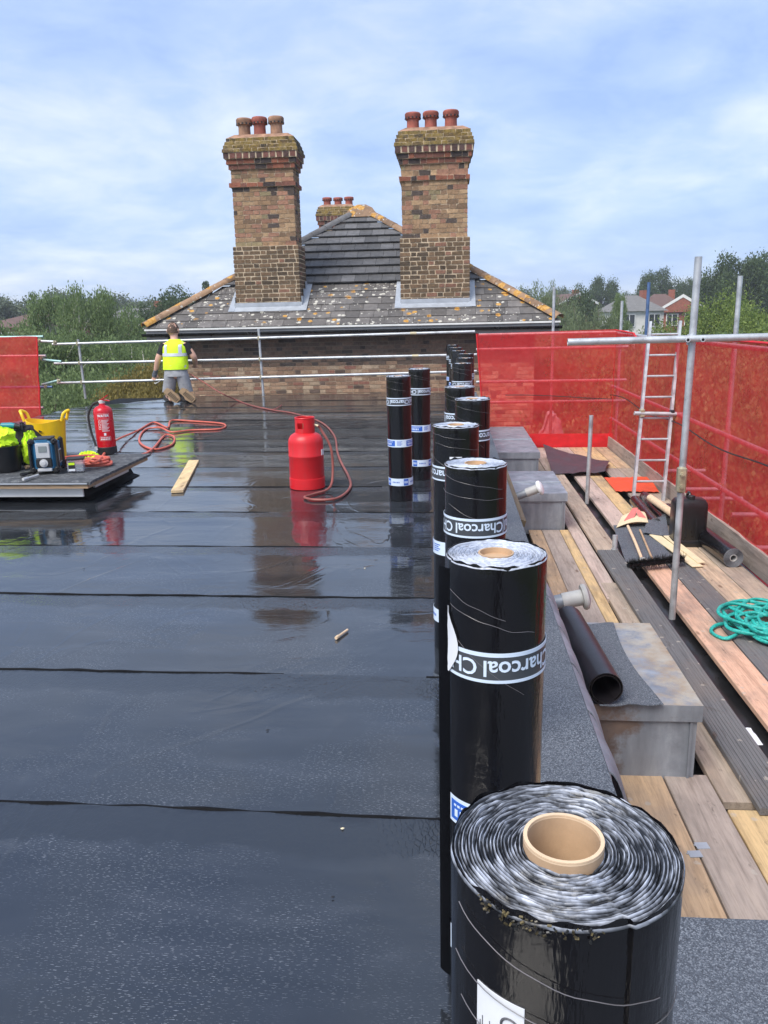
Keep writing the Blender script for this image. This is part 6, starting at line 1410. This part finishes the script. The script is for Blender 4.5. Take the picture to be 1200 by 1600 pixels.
# ------------------------------------------------------------ far houses
def far_house(px, py_eaves, Y, w, d, hr, wall, roofm, label, gable=False, rz=0, wins=()):
    p = WY(px, py_eaves, Y); z0 = gz_at(Y); t = thing('house', label, 'house', (p.x, Y, z0), rz=rz); H = p.z-z0
    mb = MB(); mb.box((0, d/2, H/2), (w, d, H)); wl_ = mb.build('wall', M[wall], t, world=False, smooth=False)
    mb = MB(); o_ = .35
    if gable:
        mb.prism([(-w/2-o_, -o_, H-.12), (w/2+o_, -o_, H-.12), (0, -o_, H+hr)], (0, d+2*o_, 0)); rf = mb.build('roof', M[roofm], t, world=False, smooth=False)
        m2 = MB(); m2.prism([(-w/2, -o_-.02, H-.1), (w/2, -o_-.02, H-.1), (0, -o_-.02, H+hr*.9)], (0, .05, 0)); m2.build('gable_wall', M[wall], t, world=False, smooth=False)
        for s_ in (-1, 1):
            m3 = MB(); m3.prism([(s_*(w/2+o_), -o_-.08, H-.25), (s_*(w/2+o_), -o_-.08, H+.05), (0, -o_-.08, H+hr+.05), (0, -o_-.08, H+hr-.3)], (0, .1, 0)); m3.build('bargeboard', M['whitepaint'], rf, world=False, smooth=False)
    else:
        b0 = [Vector((-w/2-o_, -o_, H)), Vector((w/2+o_, -o_, H)), Vector((w/2+o_, d+o_, H)), Vector((-w/2-o_, d+o_, H))]; a_, c_ = Vector((-w*.15, d/2, H+hr)), Vector((w*.15, d/2, H+hr))
        mb.add(b0+[a_, c_], [(3, 2, 1, 0), (0, 1, 5, 4), (1, 2, 5), (2, 3, 4, 5), (3, 0, 4)]); rf = mb.build('roof', M[roofm], t, world=False, smooth=False)
    m3 = MB(); m3.box((w*.3, d/2, H+hr*.8), (.7, .7, 1.6)); m3.build('chimney', M['redbrick'], rf, world=False, smooth=False)
    for wx, wz in wins:
        f_ = MB(); f_.box((wx, -.03 if not gable else -.06, H+wz), (1.25, .12, 1.3)); wn = f_.build('window', M['whitepaint'], t, world=False, smooth=False)
        for s_ in (-.29, .29): f_ = MB(); f_.box((wx+s_, -.10 if not gable else -.13, H+wz), (.48, .04, 1.1)); f_.build('pane', M['glass'], wn, world=False, smooth=False)
    return t
far_house(1066, 486, 92, 5.0, 10, 1.75, 'redbrick', 'redroof', 'brown-roofed house with white-edged red brick gable beyond the net', True, R(-14), ((0.9, -.9), (-1.0, -.9)))
far_house(1036, 482, 96, 4.5, 9, 1.7, 'render', 'redroof', 'white-walled end with brown roof joined to the gabled house', False, R(-8), ((0, -1.0),))
far_house(1003, 486, 84, 4.6, 6, 1.6, 'render', 'greyroof', 'white house with grey hipped roof beyond the net', False, R(10), ((-1.3, -.9), (1.3, -.9)))
far_house(206, 497, 72, 6.5, 7, .9, 'redbrick', 'greyroof', 'red brick house half hidden by trees left of the worker', False, R(12), ((-1.6, -.9), (1.2, -.9)))
far_house(12, 512, 60, 6, 7, 1.0, 'redbrick', 'redroof', 'low brown-roofed house among trees at the far left', False, R(-10), ((0, -1.0),))
far_house(903, 474, 110, 5, 7, 1.3, 'redbrick', 'redroof', 'small red-roofed house between the feathery trees', True, R(20), ((0, -.9),))

# ------------------------------------------------------------ summer haze
hm_ = bpy.data.materials.new('haze'); hm_.use_nodes = True; hn = hm_.node_tree; hn.nodes.clear()
hv = hn.nodes.new('ShaderNodeVolumePrincipled'); hv.inputs['Color'].default_value = (.86, .92, 1, 1); hv.inputs['Density'].default_value = .0009; ho_ = hn.nodes.new('ShaderNodeOutputMaterial'); hn.links.new(hv.outputs[0], ho_.inputs['Volume'])
hb = MB(); hb.box((0, 150, 3.5), (1200, 760, 27)); o = hb.build('haze', hm_, None, smooth=False); o['kind'] = 'stuff'; tag(o, 'thin summer haze softening the far trees', 'haze')
